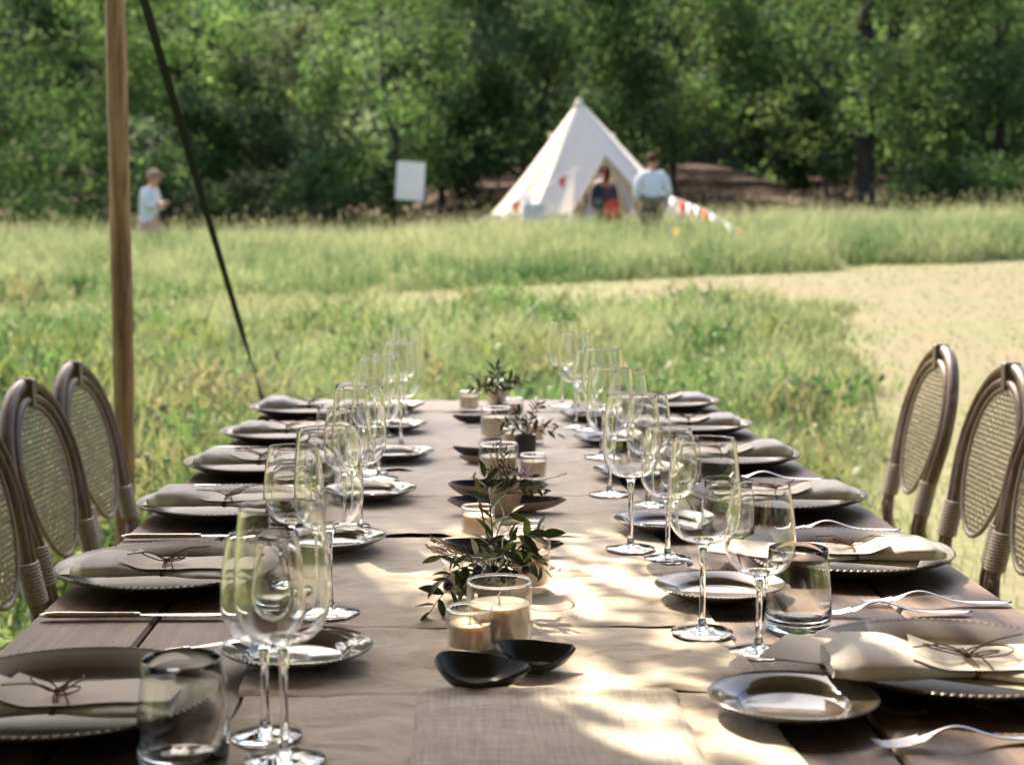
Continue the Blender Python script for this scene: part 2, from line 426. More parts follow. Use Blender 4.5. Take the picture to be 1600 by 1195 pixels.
def build_ground():
    m, n, N, L = new_mat('meadow soil and short turf')
    out = N('ShaderNodeOutputMaterial'); b = N('ShaderNodeBsdfPrincipled'); b.inputs['Roughness'].default_value = .95
    b.inputs['Specular IOR Level'].default_value = .1
    at_ = N('ShaderNodeAttribute'); at_.attribute_name = 'leafcol'
    tc = N('ShaderNodeTexCoord'); nz = N('ShaderNodeTexNoise'); nz.inputs['Scale'].default_value = 9; nz.inputs['Detail'].default_value = 8
    L(tc.outputs['Object'], nz.inputs['Vector'])
    mr = N('ShaderNodeMapRange'); mr.inputs[1].default_value = .3; mr.inputs[2].default_value = .7; mr.inputs[3].default_value = .82; mr.inputs[4].default_value = 1.18
    L(nz.outputs[0], mr.inputs[0])
    hv = N('ShaderNodeHueSaturation'); L(at_.outputs['Color'], hv.inputs['Color']); L(mr.outputs[0], hv.inputs['Value'])
    L(hv.outputs[0], b.inputs['Base Color'])
    bp = N('ShaderNodeBump'); bp.inputs['Strength'].default_value = .3; bp.inputs['Distance'].default_value = .03
    L(nz.outputs[0], bp.inputs['Height']); L(bp.outputs[0], b.inputs['Normal']); L(b.outputs[0], out.inputs[0])
    xs = np.concatenate([np.linspace(-120, -16, 14)[:-1], np.linspace(-16, 18, 205), np.linspace(18, 120, 14)[1:]])
    ys = np.concatenate([np.linspace(-60, 0, 10)[:-1], np.linspace(0, 48, 193), np.linspace(48, 180, 16)[1:]])
    V = []; C = []
    for y in ys:
        for x in xs:
            V.append((x, y, gz(x, y)))
            p = pathness(x, y) if 3 < y < 26 else 0
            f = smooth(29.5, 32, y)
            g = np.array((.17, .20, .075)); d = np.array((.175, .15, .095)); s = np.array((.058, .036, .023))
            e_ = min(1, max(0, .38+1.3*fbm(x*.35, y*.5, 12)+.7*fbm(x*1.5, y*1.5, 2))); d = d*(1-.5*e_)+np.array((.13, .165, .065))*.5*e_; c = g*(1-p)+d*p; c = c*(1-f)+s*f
            C.append(c)
    nx, ny = len(xs), len(ys)
    F = [(j*nx+i, j*nx+i+1, (j+1)*nx+i+1, (j+1)*nx+i) for j in range(ny-1) for i in range(nx-1)]
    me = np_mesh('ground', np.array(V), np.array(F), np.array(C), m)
    me.polygons.foreach_set('use_smooth', [True]*len(me.polygons))
    struct(link('ground', me))
build_ground()

# ------------------------------------------------------------------ grass
def blades(rng, P, H, Wd, lean, Cb, Ct):
    """three-segment tapering blades; arrays of root, height, width"""
    n = len(P); az = rng.uniform(0, 2*pi, n); la = rng.uniform(0, 2*pi, n); lm = H*lean*rng.uniform(.2, 1, n)
    w = np.stack([np.cos(az), np.sin(az), np.zeros(n)], 1)*(Wd/2)[:, None]
    l = np.stack([np.cos(la)*lm, np.sin(la)*lm, np.zeros(n)], 1)
    up = np.array([0, 0, 1.0])
    mid = P + up*(H*.55)[:, None] + l*.35
    tip = P + up*(H*(1-.25*lean))[:, None] + l
    V = np.stack([P-w, P+w, mid+w*.8, mid-w*.8, tip], 1).reshape(-1, 3)
    b = np.arange(n)[:, None]*5
    F = np.concatenate([b+np.array([[0, 1, 2]]), b+np.array([[0, 2, 3]]), b+np.array([[3, 2, 4]])], 0)
    Cm = Cb*.45+Ct*.55
    C = np.stack([Cb, Cb, Cm, Cm, Ct], 1).reshape(-1, 3)
    return V, F, C
def vec_gz(P): return np.array([gz(x, y) for x, y in P[:, :2]])

def build_grass():
    rng = np.random.default_rng(5)
    parts = []; mown = []
    bands = [(.8, 4.9, 900, .006), (4.9, 7.5, 1500, .006), (7.5, 11, 850, .008), (11, 17, 520, .012), (17, 30, 330, .017)]
    for (y0, y1, dens, bw) in bands:
        xl, xr = (-.345*y1-.7, .40*y1+.7) if y0 > 1 else (-3.2, 3.6)
        n = int((y1-y0)*(xr-xl)*dens)
        P = np.stack([rng.uniform(xl, xr, n), rng.uniform(y0, y1, n), np.zeros(n)], 1)
        keep = ((P[:, 0] > -.345*P[:, 1]-.6) & (P[:, 0] < .40*P[:, 1]+.6)) if y0 > 1 else ((P[:, 0] < -.45) | (P[:, 0] > .62))
        P = P[keep]; n = len(P)
        P[:, 2] = vec_gz(P)
        pn = np.array([pathness(x, y) for x, y in P[:, :2]])
        cl = np.array([fbm(x*.55, y*.55, 1) for x, y in P[:, :2]])
        cl2 = np.array([fbm(x*1.9, y*1.9, 4) for x, y in P[:, :2]])
        far = np.clip((P[:, 1]-20)/5, 0, 1)
        H = (.30+.14*cl+.22*cl2)*(1-far)+(.74+.10*cl+.14*cl2)*far
        H *= np.where(P[:, 1] < 7, .9, 1.0)*(.35+.65*np.clip((P[:, 1]-4.3)/.9, 0, 1))
        # the grass thins before the mown strip so that the strip shows
        H = H*(1-pn)**1.2+.035*pn
        H *= rng.uniform(.55, 1.15, n)
        H *= np.clip(1.05-.2*np.clip((P[:, 1]-13)/3.5, 0, 1)*(P[:, 1] < 19), .3, 1.1)
        H = np.clip(H, .025, 1)
        # colour: fresh green clumps against dry straw-coloured patches
        t = np.clip(.40+1.35*cl+.55*cl2+rng.normal(0, .18, n), 0, 1)
        g1 = np.array((.085, .17, .05)); g2 = np.array((.20, .275, .105)); st = np.array((.50, .48, .29))
        Cb = g1*(1-t)[:, None]+g2*t[:, None]
        k = np.clip(.10+.75*t+.15*far+rng.normal(0, .15, n), 0, 1)
        Ct = Cb*(1-k*.7)[:, None]+st*(k*.7)[:, None]
        dry = np.array((.20, .18, .10))
        pm = (pn*.85)[:, None]*rng.uniform(.5, 1, n)[:, None]
        Cb = Cb*(1-pm)+dry*pm; Ct = Ct*(1-pm)+dry*pm*1.1
        low = pn > .6; thin = rng.uniform(size=n) < .40*np.clip(1.25-pn, .12, 1); H = np.where(low, H*rng.uniform(.6, 1.5, n), H)
        Wd = np.full(n, bw)*rng.uniform(.6, 1.4, n)
        for (lst, sel) in ((parts, ~low), (mown, low & thin)):
            lst.append(blades(rng, P[sel], H[sel], Wd[sel], .55, Cb[sel], Ct[sel]))
        # seed heads: small pale spindle above the blades
        ns = int(n*(.055 if y0 < 11 else .12))
        idx = rng.choice(np.where(~low)[0], ns, replace=False)
        hp = P[idx].copy(); hh = H[idx]*rng.uniform(1.0, 1.25, ns)+.02
        stem = blades(rng, hp, hh, np.full(ns, bw*.35), .25, Cb[idx], np.tile(st, (ns, 1)))
        parts.append(stem)
        hp2 = stem[0].reshape(-1, 5, 3)[:, 4]-np.array([0, 0, .01])
        sc = np.tile(np.array((.38, .38, .19)), (ns, 1))*rng.uniform(.75, 1.2, ns)[:, None]
        parts.append(blades(rng, hp2-np.array([0, 0, .05]), np.full(ns, .045), np.full(ns, bw*.5+.005), .35, sc, sc))
        # broad leaves low among the near grass
        if y0 < 11:
            nb = int(n*.16); ib = rng.choice(np.where(~low)[0], nb, replace=False)
            q = P[ib].copy(); q[:, 2] += H[ib]*rng.uniform(.3, .9, nb)
            cb = np.tile(np.array((.15, .205, .055)), (nb, 1))*rng.uniform(.6, 1.6, nb)[:, None]
            parts.append(blades(rng, q, np.full(nb, .035), np.full(nb, .028), 1.6, cb, cb*1.1))
    # coarse weeds and docks standing in loose clumps
    for i in range(150):
        y = 5.6+rng.uniform()**1.3*14; x = rng.uniform(-.34*y, .24*y)
        if pathness(x, y) > .3: continue
        m = int(rng.integers(24, 60)); r = rng.uniform(.08, .28)
        q = np.stack([x+rng.normal(size=m)*r, y+rng.normal(size=m)*r, np.zeros(m)], 1); q[:, 2] = vec_gz(q)
        base = (np.array((.07, .14, .04)), np.array((.17, .20, .06)), np.array((.21, .20, .09)), np.array((.12, .20, .06)))[int(rng.integers(4))]
        cb = base[None]*rng.uniform(.7, 1.3, (m, 1)); hh = rng.uniform(.25, .6, m)*rng.uniform(.7, 1.1)
        parts.append(blades(rng, q, hh, rng.uniform(.012, .034, m), .7, cb, cb*1.15))
        q2 = q.copy(); q2[:, 2] += hh*.5
        parts.append(blades(rng, q2, np.full(m, .07), np.full(m, .035), 1.5, cb, cb*1.2))
    for nm, lst in (('meadow_grass', parts), ('mown_grass', mown)):
        V = np.concatenate([p[0] for p in lst]); C = np.concatenate([p[2] for p in lst]); off = 0; Fs = []
        for p in lst: Fs.append(p[1]+off); off += len(p[0])
        o = link(nm, np_mesh(nm, V, np.concatenate(Fs), C, M['grass'])); o['kind'] = 'stuff'
        o['label'] = 'tall pale green meadow grass with straw seed heads' if nm[1] == 'e' else 'short dry mown grass of the path and clearing'
build_grass()

# ------------------------------------------------------------------ trees
def leaf_cloud(rng, lobes, size, cols, dens=1.0, flat=.75):
    """leaf quads spread through the shells of many lobes; a colour per lobe, varied per leaf"""
    Vs = []; Cs = []
    for (cx, cy_, cz, r) in lobes:
        n = max(20, int(dens*9.0*r*r/(size*size)))
        d = rng.normal(size=(n, 3)); d /= np.linalg.norm(d, axis=1)[:, None]
        rr = r*rng.uniform(.25, 1.05, n)**.4
        lump = 1+.28*np.sin(d[:, 0]*5+cx*3)*np.sin(d[:, 1]*5+cy_*2)+.18*np.sin(d[:, 2]*9+cz*5)
        P = np.array([cx, cy_, cz])+d*(rr*lump)[:, None]*np.array([1, 1, flat])
        keep = rng.uniform(size=n) < .82
        P = P[keep]; d = d[keep]; n = len(P)
        nrm = d*1.3+rng.normal(size=(n, 3))*.55+np.array([0, 0, .6]); nrm /= np.linalg.norm(nrm, axis=1)[:, None]
        a = np.cross(nrm, rng.normal(size=(n, 3))); a /= np.linalg.norm(a, axis=1)[:, None]
        b = np.cross(nrm, a)
        s = size*rng.uniform(.55, 1.3, n)[:, None]
        droop = np.array([0, 0, -.18])*s
        q = np.stack([P-a*s*.6, P+b*s*.34+droop*.3, P+a*s*.6+droop, P-b*s*.34+droop*.3], 1)
        Vs.append(q.reshape(-1, 3))
        base = cols[rng.integers(len(cols))]*rng.uniform(.55, 1.5)
        c = 1.02*base[None, :]*rng.uniform(.75, 1.25, n)[:, None]
        c[:, 0] *= rng.uniform(.85, 1.12, n)
        Cs.append(np.repeat(c, 4, 0))
    V = np.concatenate(Vs); C = np.concatenate(Cs); n = len(V)//4
    return V, np.arange(n*4).reshape(n, 4), C
A = np.array
PAL = {'fresh': [A((.125, .205, .06)), A((.155, .245, .075)), A((.10, .17, .05))],
       'olive': [A((.10, .155, .05)), A((.08, .13, .04)), A((.125, .175, .06)), A((.075, .14, .045))],
       'dark': [A((.065, .11, .038)), A((.085, .135, .045)), A((.05, .09, .03))],
       'grey': [A((.155, .21, .105)), A((.125, .175, .085)), A((.185, .24, .125))],
       'brown': [A((.10, .115, .055)), A((.085, .125, .05)), A((.11, .13, .06))]}
def crown_lobes(rng, w, d, h, n, r0, r1, z0=0.0):
    L_ = []
    for i in range(n):
        v = rng.normal(size=3); v /= np.linalg.norm(v); q = rng.uniform(.35, 1)**.5
        L_.append((v[0]*w/2*q, v[1]*d/2*q, z0+h/2+v[2]*h/2*q, rng.uniform(r0, r1)))
    return L_
CROWNS = {}
def crown(kind, seed, w, d, h, n, r0, r1, size, pal):
    key = (kind, seed)
    if key not in CROWNS:
        rng = np.random.default_rng(seed)
        lobes = crown_lobes(rng, w, d, h, n, r0, r1)
        V, F, C = leaf_cloud(rng, lobes, size, PAL[pal])
        CROWNS[key] = (np_mesh('crown', V, F, C, M['leaves']), lobes)
    return CROWNS[key]
def trunk_mesh(rng, base_r, h, lobes, z0):
    mb = MB(); n = 9
    pts = [(rng.normal()*.08*i*.4, rng.normal()*.06*i*.4, h*i/(n-1)) for i in range(n)]
    mb.tube(pts, [base_r*(1.25 if i == 0 else 1)*(1-.75*i/(n-1)) for i in range(n)], 10)
    for l in lobes[::max(1, len(lobes)//5)]:
        k = min(n-2, max(2, int((l[2]+z0)*.55/h*(n-1)))); p = Vector(pts[k]); q = Vector((l[0], l[1], l[2]+z0))
        mid = p.lerp(q, .5)+Vector((0, 0, .25))
        mb.tube([p, p.lerp(mid, .5), mid, q], [base_r*.35, base_r*.28, base_r*.2, base_r*.07], 6)
    return mb.mesh('trunk', M['bark'])
def tree(name, label, px, py, Y, z0, kind, seed, w, d, h, n, r0, r1, size, pal, base_r, group, rz=0, trunk_h=None, cat='tree', dz=0):
    p = at(px, py, Y); g = gz(p.x, p.y)
    t = thing(name, label, cat, (p.x, p.y, g-.1+dz), rz, group)
    me, lobes = crown(kind, seed, w, d, h, n, r0, r1, size, pal)
    link('crown', me, t, (0, 0, z0))
    rng = np.random.default_rng(seed+77)
    link('trunk' if cat == 'tree' else 'stem', trunk_mesh(rng, base_r, trunk_h or (z0+h*(.75 if kind == 'oak' else .5)), lobes, z0), t)
    return t

TG = 'trees of the wood edge'
# front row
tree('oak_tree', 'broad olive green oak with a dark bare trunk and a low spreading crown', 1352, 250, 41, 1.3, 'oak', 11, 9.6, 6.5, 7.4, 76, .6, 1.15, .135, 'olive', .30, TG)
tree('acacia_tree', 'bright fresh green tree with drooping boughs behind the white sign', 610, 250, 38.5, 1.1, 'acacia', 12, 4.4, 3.4, 5.6, 36, .45, .9, .125, 'fresh', .13, TG)
tree('willow_tree', 'tall grey green tree rising between the sign and the tent', 690, 200, 43, 1.8, 'willow', 13, 5.0, 4.2, 8.0, 46, .55, 1.05, .13, 'grey', .10, TG)
tree('beech_tree', 'dark leafy tree directly behind the tent peak', 850, 200, 42.5, .9, 'beech', 14, 5.0, 4.2, 8.6, 50, .55, 1.0, .135, 'dark', .10, TG)
tree('hornbeam_tree', 'dull olive tree standing behind the man in the pale shirt', 1055, 200, 41.5, 1.0, 'hornbeam', 15, 4.6, 3.8, 8.2, 50, .5, .95, .13, 'olive', .09, TG)
tree('lime_tree', 'mid green tree with a full crown at the top left corner', 60, 150, 43, 1.2, 'lime', 16, 6.0, 4.5, 8.0, 52, .6, 1.1, .135, 'fresh', .10, TG)
tree('maple_tree', 'leafy green tree filling the gap behind the black guy strap', 300, 150, 44, 1.4, 'maple', 17, 5.6, 4.2, 8.0, 50, .55, 1.05, .135, 'fresh', .10, TG)
tree('chestnut_tree', 'sunlit yellow green tree at the right end of the wood edge', 1560, 160, 42, 1.6, 'chestnut', 18, 6.5, 5, 8.2, 56, .55, 1.05, .135, 'olive', .22, TG)
tree('hawthorn_tree', 'brownish tree with a thin open crown left of the bright drooping tree', 440, 200, 41.5, .8, 'hawthorn', 19, 4.2, 3.4, 6.0, 34, .45, .85, .125, 'brown', .12, TG)
# row behind
BG = 'dark trees deep in the wood'
back_l = ['shadowy tree deep in the wood over the meadow left edge', 'shadowy tree deep in the wood behind the wooden pole',
          'shadowy tree deep in the wood above the strap', 'shadowy tree deep in the wood above the drooping bright tree',
          'shadowy tree deep in the wood left of the tent peak', 'shadowy tree deep in the wood over the tent peak',
          'shadowy tree deep in the wood right of the tent peak', 'shadowy tree deep in the wood over the broad oak',
          'shadowy tree deep in the wood at the far right of the oak']
for i, l in enumerate(back_l):
    tree('forest_tree', l, -40+215*i, 150, 49+(i % 3)*1.3, .5, 'back%d' % (i % 3), 30+i % 3, 6.6, 5, 9.2, 50, .75, 1.3, .22, 'dark', .12, BG, rz=i*1.1)
# bushes
UG = 'bushes at the foot of the wood'
def bush(label, px, Y, w, h, seed, pal, size=.13, n=26, name='bush'):
    tree(name, label, px, 300, Y, .1, 'bush%d' % seed, seed, w, w*.75, h, n, .32, .62, size, pal, .05, UG, trunk_h=h*.5, cat='bush')
bush('big leafy bush with whitish flower heads at the left picture edge', 40, 35.5, 3.6, 2.9, 41, 'fresh', n=34, name='flowering_bush')
bush('dark green bush behind the woman in the white shirt', 275, 36.5, 3.0, 2.5, 42, 'dark', n=30)
bush('brownish bush low beside the foot of the guy strap', 395, 37, 2.4, 1.9, 43, 'brown')
bush('rounded dark bush left of the white sign', 500, 37.5, 2.6, 2.1, 44, 'dark')
bush('rounded green bush in the shade right of the oak trunk', 1470, 37.5, 2.3, 1.7, 46, 'dark')
bush('bright leafy bush at the right picture edge', 1585, 36.5, 2.3, 1.8, 47, 'fresh')
bush('pale flowering bush just right of the wooden pole', 232, 37.4, 1.5, 3.1, 49, 'grey')
for l, px, Y, w, h, sd, pal in (('tall rounded bush left of the white sign with pale green sprays', 545, 39.5, 3.0, 3.6, 51, 'grey'),
        ('tall dark bush closing the gap between pole and strap', 290, 40.5, 3.4, 4.2, 52, 'dark'), ('tall green bush left of the wooden pole', 120, 40.0, 3.4, 4.0, 53, 'fresh'),
        ('tall dull bush behind the brownish tree', 400, 43.0, 3.6, 4.6, 54, 'brown'), ('tall dark bush between the white sign and the tent', 740, 41.5, 2.8, 3.8, 55, 'dark'),
        ('tall olive bush at the right side of the tent peak', 990, 43.5, 3.2, 4.4, 56, 'olive'), ('tall dark bush far behind the oak trunk', 1290, 47, 4.5, 3.6, 57, 'dark'),
        ('tall dark bush behind the right picture edge', 1500, 44, 3.6, 4.6, 58, 'olive')):
    bush(l, px, Y, w, h, sd, pal, size=.135, n=46)
# whitish umbels on the flowering bush
def umbels():
    p = at(40, 300, 35.5); par = [o for o in COL.objects if o.name == 'flowering_bush'][0]
    rng = np.random.default_rng(3)
    base = MB()
    for i in range(14):
        a, r = rng.uniform(0, 2*pi), .11*sqrt(rng.uniform())
        base.lathe([(.0, -.02), (.03, -.005), (.025, .015), (.0, .022)], 6, (cos(a)*r, sin(a)*r, rng.uniform(-.03, .03)))
    me = base.mesh('flower_head', M['seed_head'])
    for i in range(26):
        a = rng.uniform(pi, 2*pi); z = rng.uniform(1.0, 3.0); rr = 1.65*sqrt(max(.1, 1-((z-1.5)/1.6)**2))*.95
        link('flower_head', me, par, (cos(a)*rr, sin(a)*rr*.75, z), (rng.uniform(-.6, .6), rng.uniform(-.6, .6), 0), rng.uniform(.7, 1.2))
umbels()

# the wood behind everything, one dark mass on a rising bank
def wood_mass():
    rng = np.random.default_rng(8); lobes = []
    for i in range(170):
        x = rng.uniform(-30, 34); z = rng.uniform(.5, 11.5)
        lobes.append((x, 58+z*.35+rng.normal()*.8, z+1.5, rng.uniform(1.2, 2.1)))
    for i in range(300):
        q = rng.uniform(0, 3); z = rng.uniform(.3, 10)
        if q < 1: x, y = -22+rng.normal()*1.2-z*.2, rng.uniform(-22, 50)
        elif q < 2: x, y = 25+rng.normal()*1.2+z*.2, rng.uniform(-22, 50)
        else: x, y = rng.uniform(-24, 26), -24+rng.normal()*1.2
        lobes.append((x, y, z+gz(x, y)*.8, rng.uniform(1.3, 2.3)))
    V, F, C = leaf_cloud(rng, lobes, .42, PAL['dark'], .9)
    o = link('distant_wood', np_mesh('distant_wood', V, F, C, M['leaves'])); struct(o, 'stuff'); o['label'] = 'dark mass of woodland behind the wood edge'
    mb = MB(); mb.grid(lambda u, v: (-70+140*u, 60+26*v+1.5*fbm(u*9, v*5), .5+26*v**.9+1.2*fbm(u*14, v*8, 2)), 60, 16)
    struct(mb.build('hill', mat('leaf litter slope', (.030, .034, .014), .95, noise_amt=.5, noise_scale=.8)))
wood_mass()

# overhanging tree: its trunk stands off to the left, its bough shades the table
def table_shade(x, y):
    """how thick the leaves hang over each place of the table: open over the near right half"""
    w = .12*fbm(x*3, y*2, 5)
    lit = smooth(-.40, -.12, x+w)*smooth(2.85, 2.5, y+w)
    d = 1.0-.82*lit
    def blob(cx, cy_, rx, ry, a):
        return a*math.exp(-((x-cx)/rx)**2-((y-cy_)/ry)**2)
    d += blob(.27, 1.70, .13, .07, .75)+blob(.06, 1.36, .08, .20, .5)+blob(.50, 2.42, .22, .10, .6)+blob(.12, 2.52, .10, .07, .7)+blob(.50, 1.40, .2, .10, .6)
    d += blob(.62, 1.93, .14, .05, .5)+blob(-.02, 1.62, .10, .07, .5)+blob(-.02, 2.22, .10, .05, .6)
    d -= blob(-.10, 2.58, .08, .12, .9)
    d -= .45*smooth(.75, 1.2, x)
    return d
def shade_tree():
    t = thing('overhanging_tree', 'tree standing outside the view whose leafy bough hangs over the table', 'tree', (-4.6, 9.6, gz(-4.6, 9.6)))
    B = t.location.copy(); rng = np.random.default_rng(21)
    mb = MB()
    mb.tube([(0, 0, -.1), (.05, .02, 1), (.0, .1, 2.2), (-.15, .15, 4), (.2, .4, 7), (.4, 2.5, 10), (.6, 4.6, 12.6)], [.30, .24, .21, .18, .14, .09, .04], 12)
    tips = []
    for (ex, ey, ez) in ((-1.0, 6.6, 3.35), (-1.5, 5.2, 3.3), (.1, 6.2, 3.3), (-1.0, 4.2, 3.2), (-.2, 7.2, 3.5)):
        q = Vector((ex, ey, ez))-B; a = Vector((0, .1, 2.4)); mid = a.lerp(q, .5)+Vector((0, 0, .35))
        mb.tube([a, a.lerp(mid, .6), mid, mid.lerp(q, .6), q], [.075, .055, .04, .025, .008], 8); tips.append(q)
    mb.build('trunk', M['bark'], t)
    P = []; N_ = 30000
    for i in range(N_*3):
        # leaves hang in small sprays
        if i % 7 == 0:
            x = rng.uniform(-1.15, 1.15); y = rng.uniform(.9, 4.75)
            z = rng.uniform(3.0, 3.5) if (x > -.25 and y < 2.75) else rng.uniform(11.5, 13.5); tt = (z-TZ)/SDIR.z
            c = Vector((x, y, TZ))+SDIR*tt; keepc = rng.uniform() < max(0, table_shade(x, y))**1.8
            edge = c.z > CAM_Z+.153*c.y+.25
        if not keepc or not edge: continue
        g_ = rng.normal(size=4)
        if c.z < 5: P.append(c-B+Vector((g_[0]*.018+.33*g_[3]*.21, g_[1]*.018-g_[3]*.21, g_[2]*.015)))
        else: P.append(c-B+Vector(g_[:3])*.11)
        if len(P) >= N_: break
    P = np.array(P); n = len(P)
    nrm = rng.normal(size=(n, 3))*.8+np.array(SDIR)*.7; nrm /= np.linalg.norm(nrm, axis=1)[:, None]
    a = np.cross(nrm, rng.normal(size=(n, 3))); a /= np.linalg.norm(a, axis=1)[:, None]; b = np.cross(nrm, a)
    s = rng.uniform(.05, .085, n)[:, None]*(1+.9*(P[:, 2:3] > 4))
    V = np.stack([P-a*s*.6, P+b*s*.3, P+a*s*.6, P-b*s*.3], 1).reshape(-1, 3)
    C = np.repeat(np.array((.05, .09, .03))[None]*rng.uniform(.6, 1.3, (n, 1)), 4, 0)
    link('crown', np_mesh('crown', V, np.arange(n*4).reshape(n, 4), C, M['shade_leaves']), t)
    rng = np.random.default_rng(22)
    V, F, C = leaf_cloud(rng, [(l[0], l[1], l[2], l[3]) for l in crown_lobes(rng, 2.2, 2.2, 4.0, 24, .4, .7, 3.6)], .12, PAL['fresh'])
    link('crown', np_mesh('crown', V, F, C, M['shade_leaves']), t)
shade_tree()

# awning added out of view to keep sky light off the near table
def build_awning():
    m = mat_weave('tan awning cloth', (.20, .15, .105), 60, transl=.06, slub=.1)
    t = thing('added_awning', 'unseen tan awning added overhead to shade the near table, tied to the wooden pole', 'awning', (0, 0, 2.4))
    mb = MB()
    def f(u, v):
        x = -3.5+6.4*u
        # front edge swings back to let the sun reach the table
        xe = (x+1.1)
        ye = 4.85-.0*xe - 1.85*(1-math.exp(-(xe/.42)**2)) if xe > 0 else 4.85-2.1*(1-math.exp(-(xe/.5)**2))
        y = ye+(-3.2-ye)*v
        z = .05+.55*smooth(0, .45, v)+.12*abs(xe)**.6*(1-v)-2.9*smooth(.72, 1, v)-1.5*(smooth(-2.3, -3.5, x)+smooth(1.9, 2.9, x))*smooth(.03, .25, v)  # back and sides drop low to cut fill light
        return (x, y, z)
    mb.grid(f, 60, 24); mb.build('cloth', m, t, ang=None)
    for (x, y) in ((-2.1, -.8), (1.9, -.8), (2.85, 2.9)):
        q = MB(); q.tube([(x, y, -2.4), (x, y, .6)], .035, 10); q.build('pole', M['pole'], t)
build_awning()

# ------------------------------------------------------------------ table
TX0, TX1, TY0, TY1 = -.541, .72, .78, 4.42
def build_table():
    t = thing('dining_table', 'long weathered plank table laid for a meal with a cream runner', 'table', ((TX0+TX1)/2, (TY0+TY1)/2, 0))
    n = 8; w = (TX1-TX0)/n; rng = random.Random(4); L_ = TY1-TY0
    for i in range(n):
        cx = -(TX1-TX0)/2+w*(i+.5)
        mb = MB(); mb.box((0, 0, 0), (w-.0035, L_+rng.uniform(-.012, .012), .036), bev=.004)
        o = mb.build('plank', M['wood_top'], t, smooth=False); o.location = (cx, 0, TZ-.018-rng.uniform(0, .0012))
    for sx in (-1, 1):
        mb = MB(); mb.box((sx*.5, 0, TZ-.085), (.03, L_-.5, .09)); mb.build('apron', M['wood_top'], t, smooth=False)
        for sy in (-1, 1):
            mb = MB(); mb.box((sx*.52, sy*1.6, (TZ-.037)/2), (.085, .085, TZ-.037), bev=.006); mb.build('leg', M['wood_top'], t, smooth=False)
    for sy in (-1, 1):
        mb = MB(); mb.box((0, sy*1.6, TZ-.085), (.97, .03, .09)); mb.build('cross_rail', M['wood_top'], t, smooth=False)
build_table()

# runner: widths of cloth laid across, each lapping over the next
RX0, RX1 = -.232, .315
SEAMS = [.86, 1.20, 1.565, 1.838, 2.115, 2.405, 2.785, 3.10, 3.40, 3.80, 4.12, 4.43]
def build_runner():
    t = thing('table_runner', 'crumpled cream linen runner laid along the middle of the table in overlapping widths', 'table runner', (0, 0, TZ))
    for i in range(len(SEAMS)-1):
        y0, y1 = SEAMS[i], SEAMS[i+1]; s = i*3.1
        skew0 = .006*sin(i*2.1); skew1 = .006*sin((i+1)*2.1)
        def f(u, v):
            x = RX0+(RX1-RX0)*u; y = y0+(y1+.012-y0)*v
            x += .007*sin(y*9+i)*(1 if u < .5 else -1)*abs(2*u-1) + .010*fbm(y*3, i, u > .5)*abs(2*u-1)
            y += (1-v)*(skew0*(2*u-1)+.011*fbm(u*4, s)+.004*fbm(u*14, s, 3)) + v*skew1*(2*u-1)
            near = math.exp(-((v)/.05)**2)
            z = .0018+(.0022+.0026*(.5+.5*sin(i*2.7)))*near*(1-.35*sin(u*17+i)) + .0034*max(0, fbm(x*6+s, y*13, s))*min(1, v*6)
            z += .0075*max(0, fbm(x*4+y*4, y*6-x*5, s+5)-.08)+.004*max(0, .55-abs(fbm(x*5+s, y*5, 9))*6)*(1-smooth(.9, 1, v))
            z = z*(1-smooth(.93, 1, v)) + .0008
            if v < .001: z = max(.0012, z-.0045)
            return (x, y, z)
        mb = MB(); mb.grid(f, 90, 36)
        o = mb.build('cloth_width', M['runner'], t, ang=None)
build_runner()
def build_front_napkin():
    a0, a1 = on(653, 1092, TZ), on(1052, 1090, TZ)
    y_back = (a0.y+a1.y)/2; y_front = 1.12
    x0, x1 = a0.x, a1.x
    mb = MB()
    def f(u, v):
        x = x0+(x1-x0)*u; y = y_back+(y_front-y_back)*v
        hem = math.exp(-((v-.028)/.022)**2)
        z = .0085+.004*hem+.0015*fbm(x*14, y*14, 2)+.0012*fbm(x*30, y*9, 7)
        e = min(u, 1-u)
        z -= .004*math.exp(-(e/.02)**2)
        if v < .005: z = .0065
        y += .004*fbm(u*4, 1)+.006*sin(u*5)
        return (x+.005*fbm(y*6, 3), y, z)
    mb.grid(f, 90, 70)
    o = mb.build('linen_cloth', M['hem_cloth'], None, ang=None); o.location.z = TZ
    sol = o.modifiers.new('thickness', 'SOLIDIFY'); sol.thickness = .0022; sol.offset = -1
    tag(o, 'coarse folded linen cloth with a hem at the near end of the runner', 'cloth')
build_front_napkin()

# ------------------------------------------------------------------ crockery
def plate_mesh(R, zr, well, nb, name, material):
    k = R
    prof = [(.0, .001), (.52*k, .001), (.56*k, .0), (.60*k, .002), (.80*k, zr*.45), (.955*k, zr*.86), (.985*k, zr*.90),
            (k, zr*.97), (.984*k, zr*1.06), (.970*k, zr*1.03), (.925*k, zr*.97), (well*1.06*k, zr*.66), (well*k, zr*.50), (well*.95*k, zr*.30), (well*.86*k, zr*.22), (0, zr*.20)]
    amp = {6: .15, 7: 1, 8: .55}
    def mod(i, a):
        q = amp.get(i, 0)
        if not q: return 0, 0
        b = (.5+.5*cos(nb*a))**.6
        return q*b*.0019*(R/.155)**.5, q*b*.0020*(R/.155)**.5*(1 if i >= 7 else 0)
    mb = MB(); mb.lathe(prof, nb*5, mod=mod)
    return mb.mesh(name, material, ang=60)
CH_R, CH_Z = .155, .026
charger_me = plate_mesh(CH_R, CH_Z, .74, 108, 'charger_plate', M['plate'])
side_me = plate_mesh(.084, .017, .66, 84, 'side_plate', M['side_plate'])

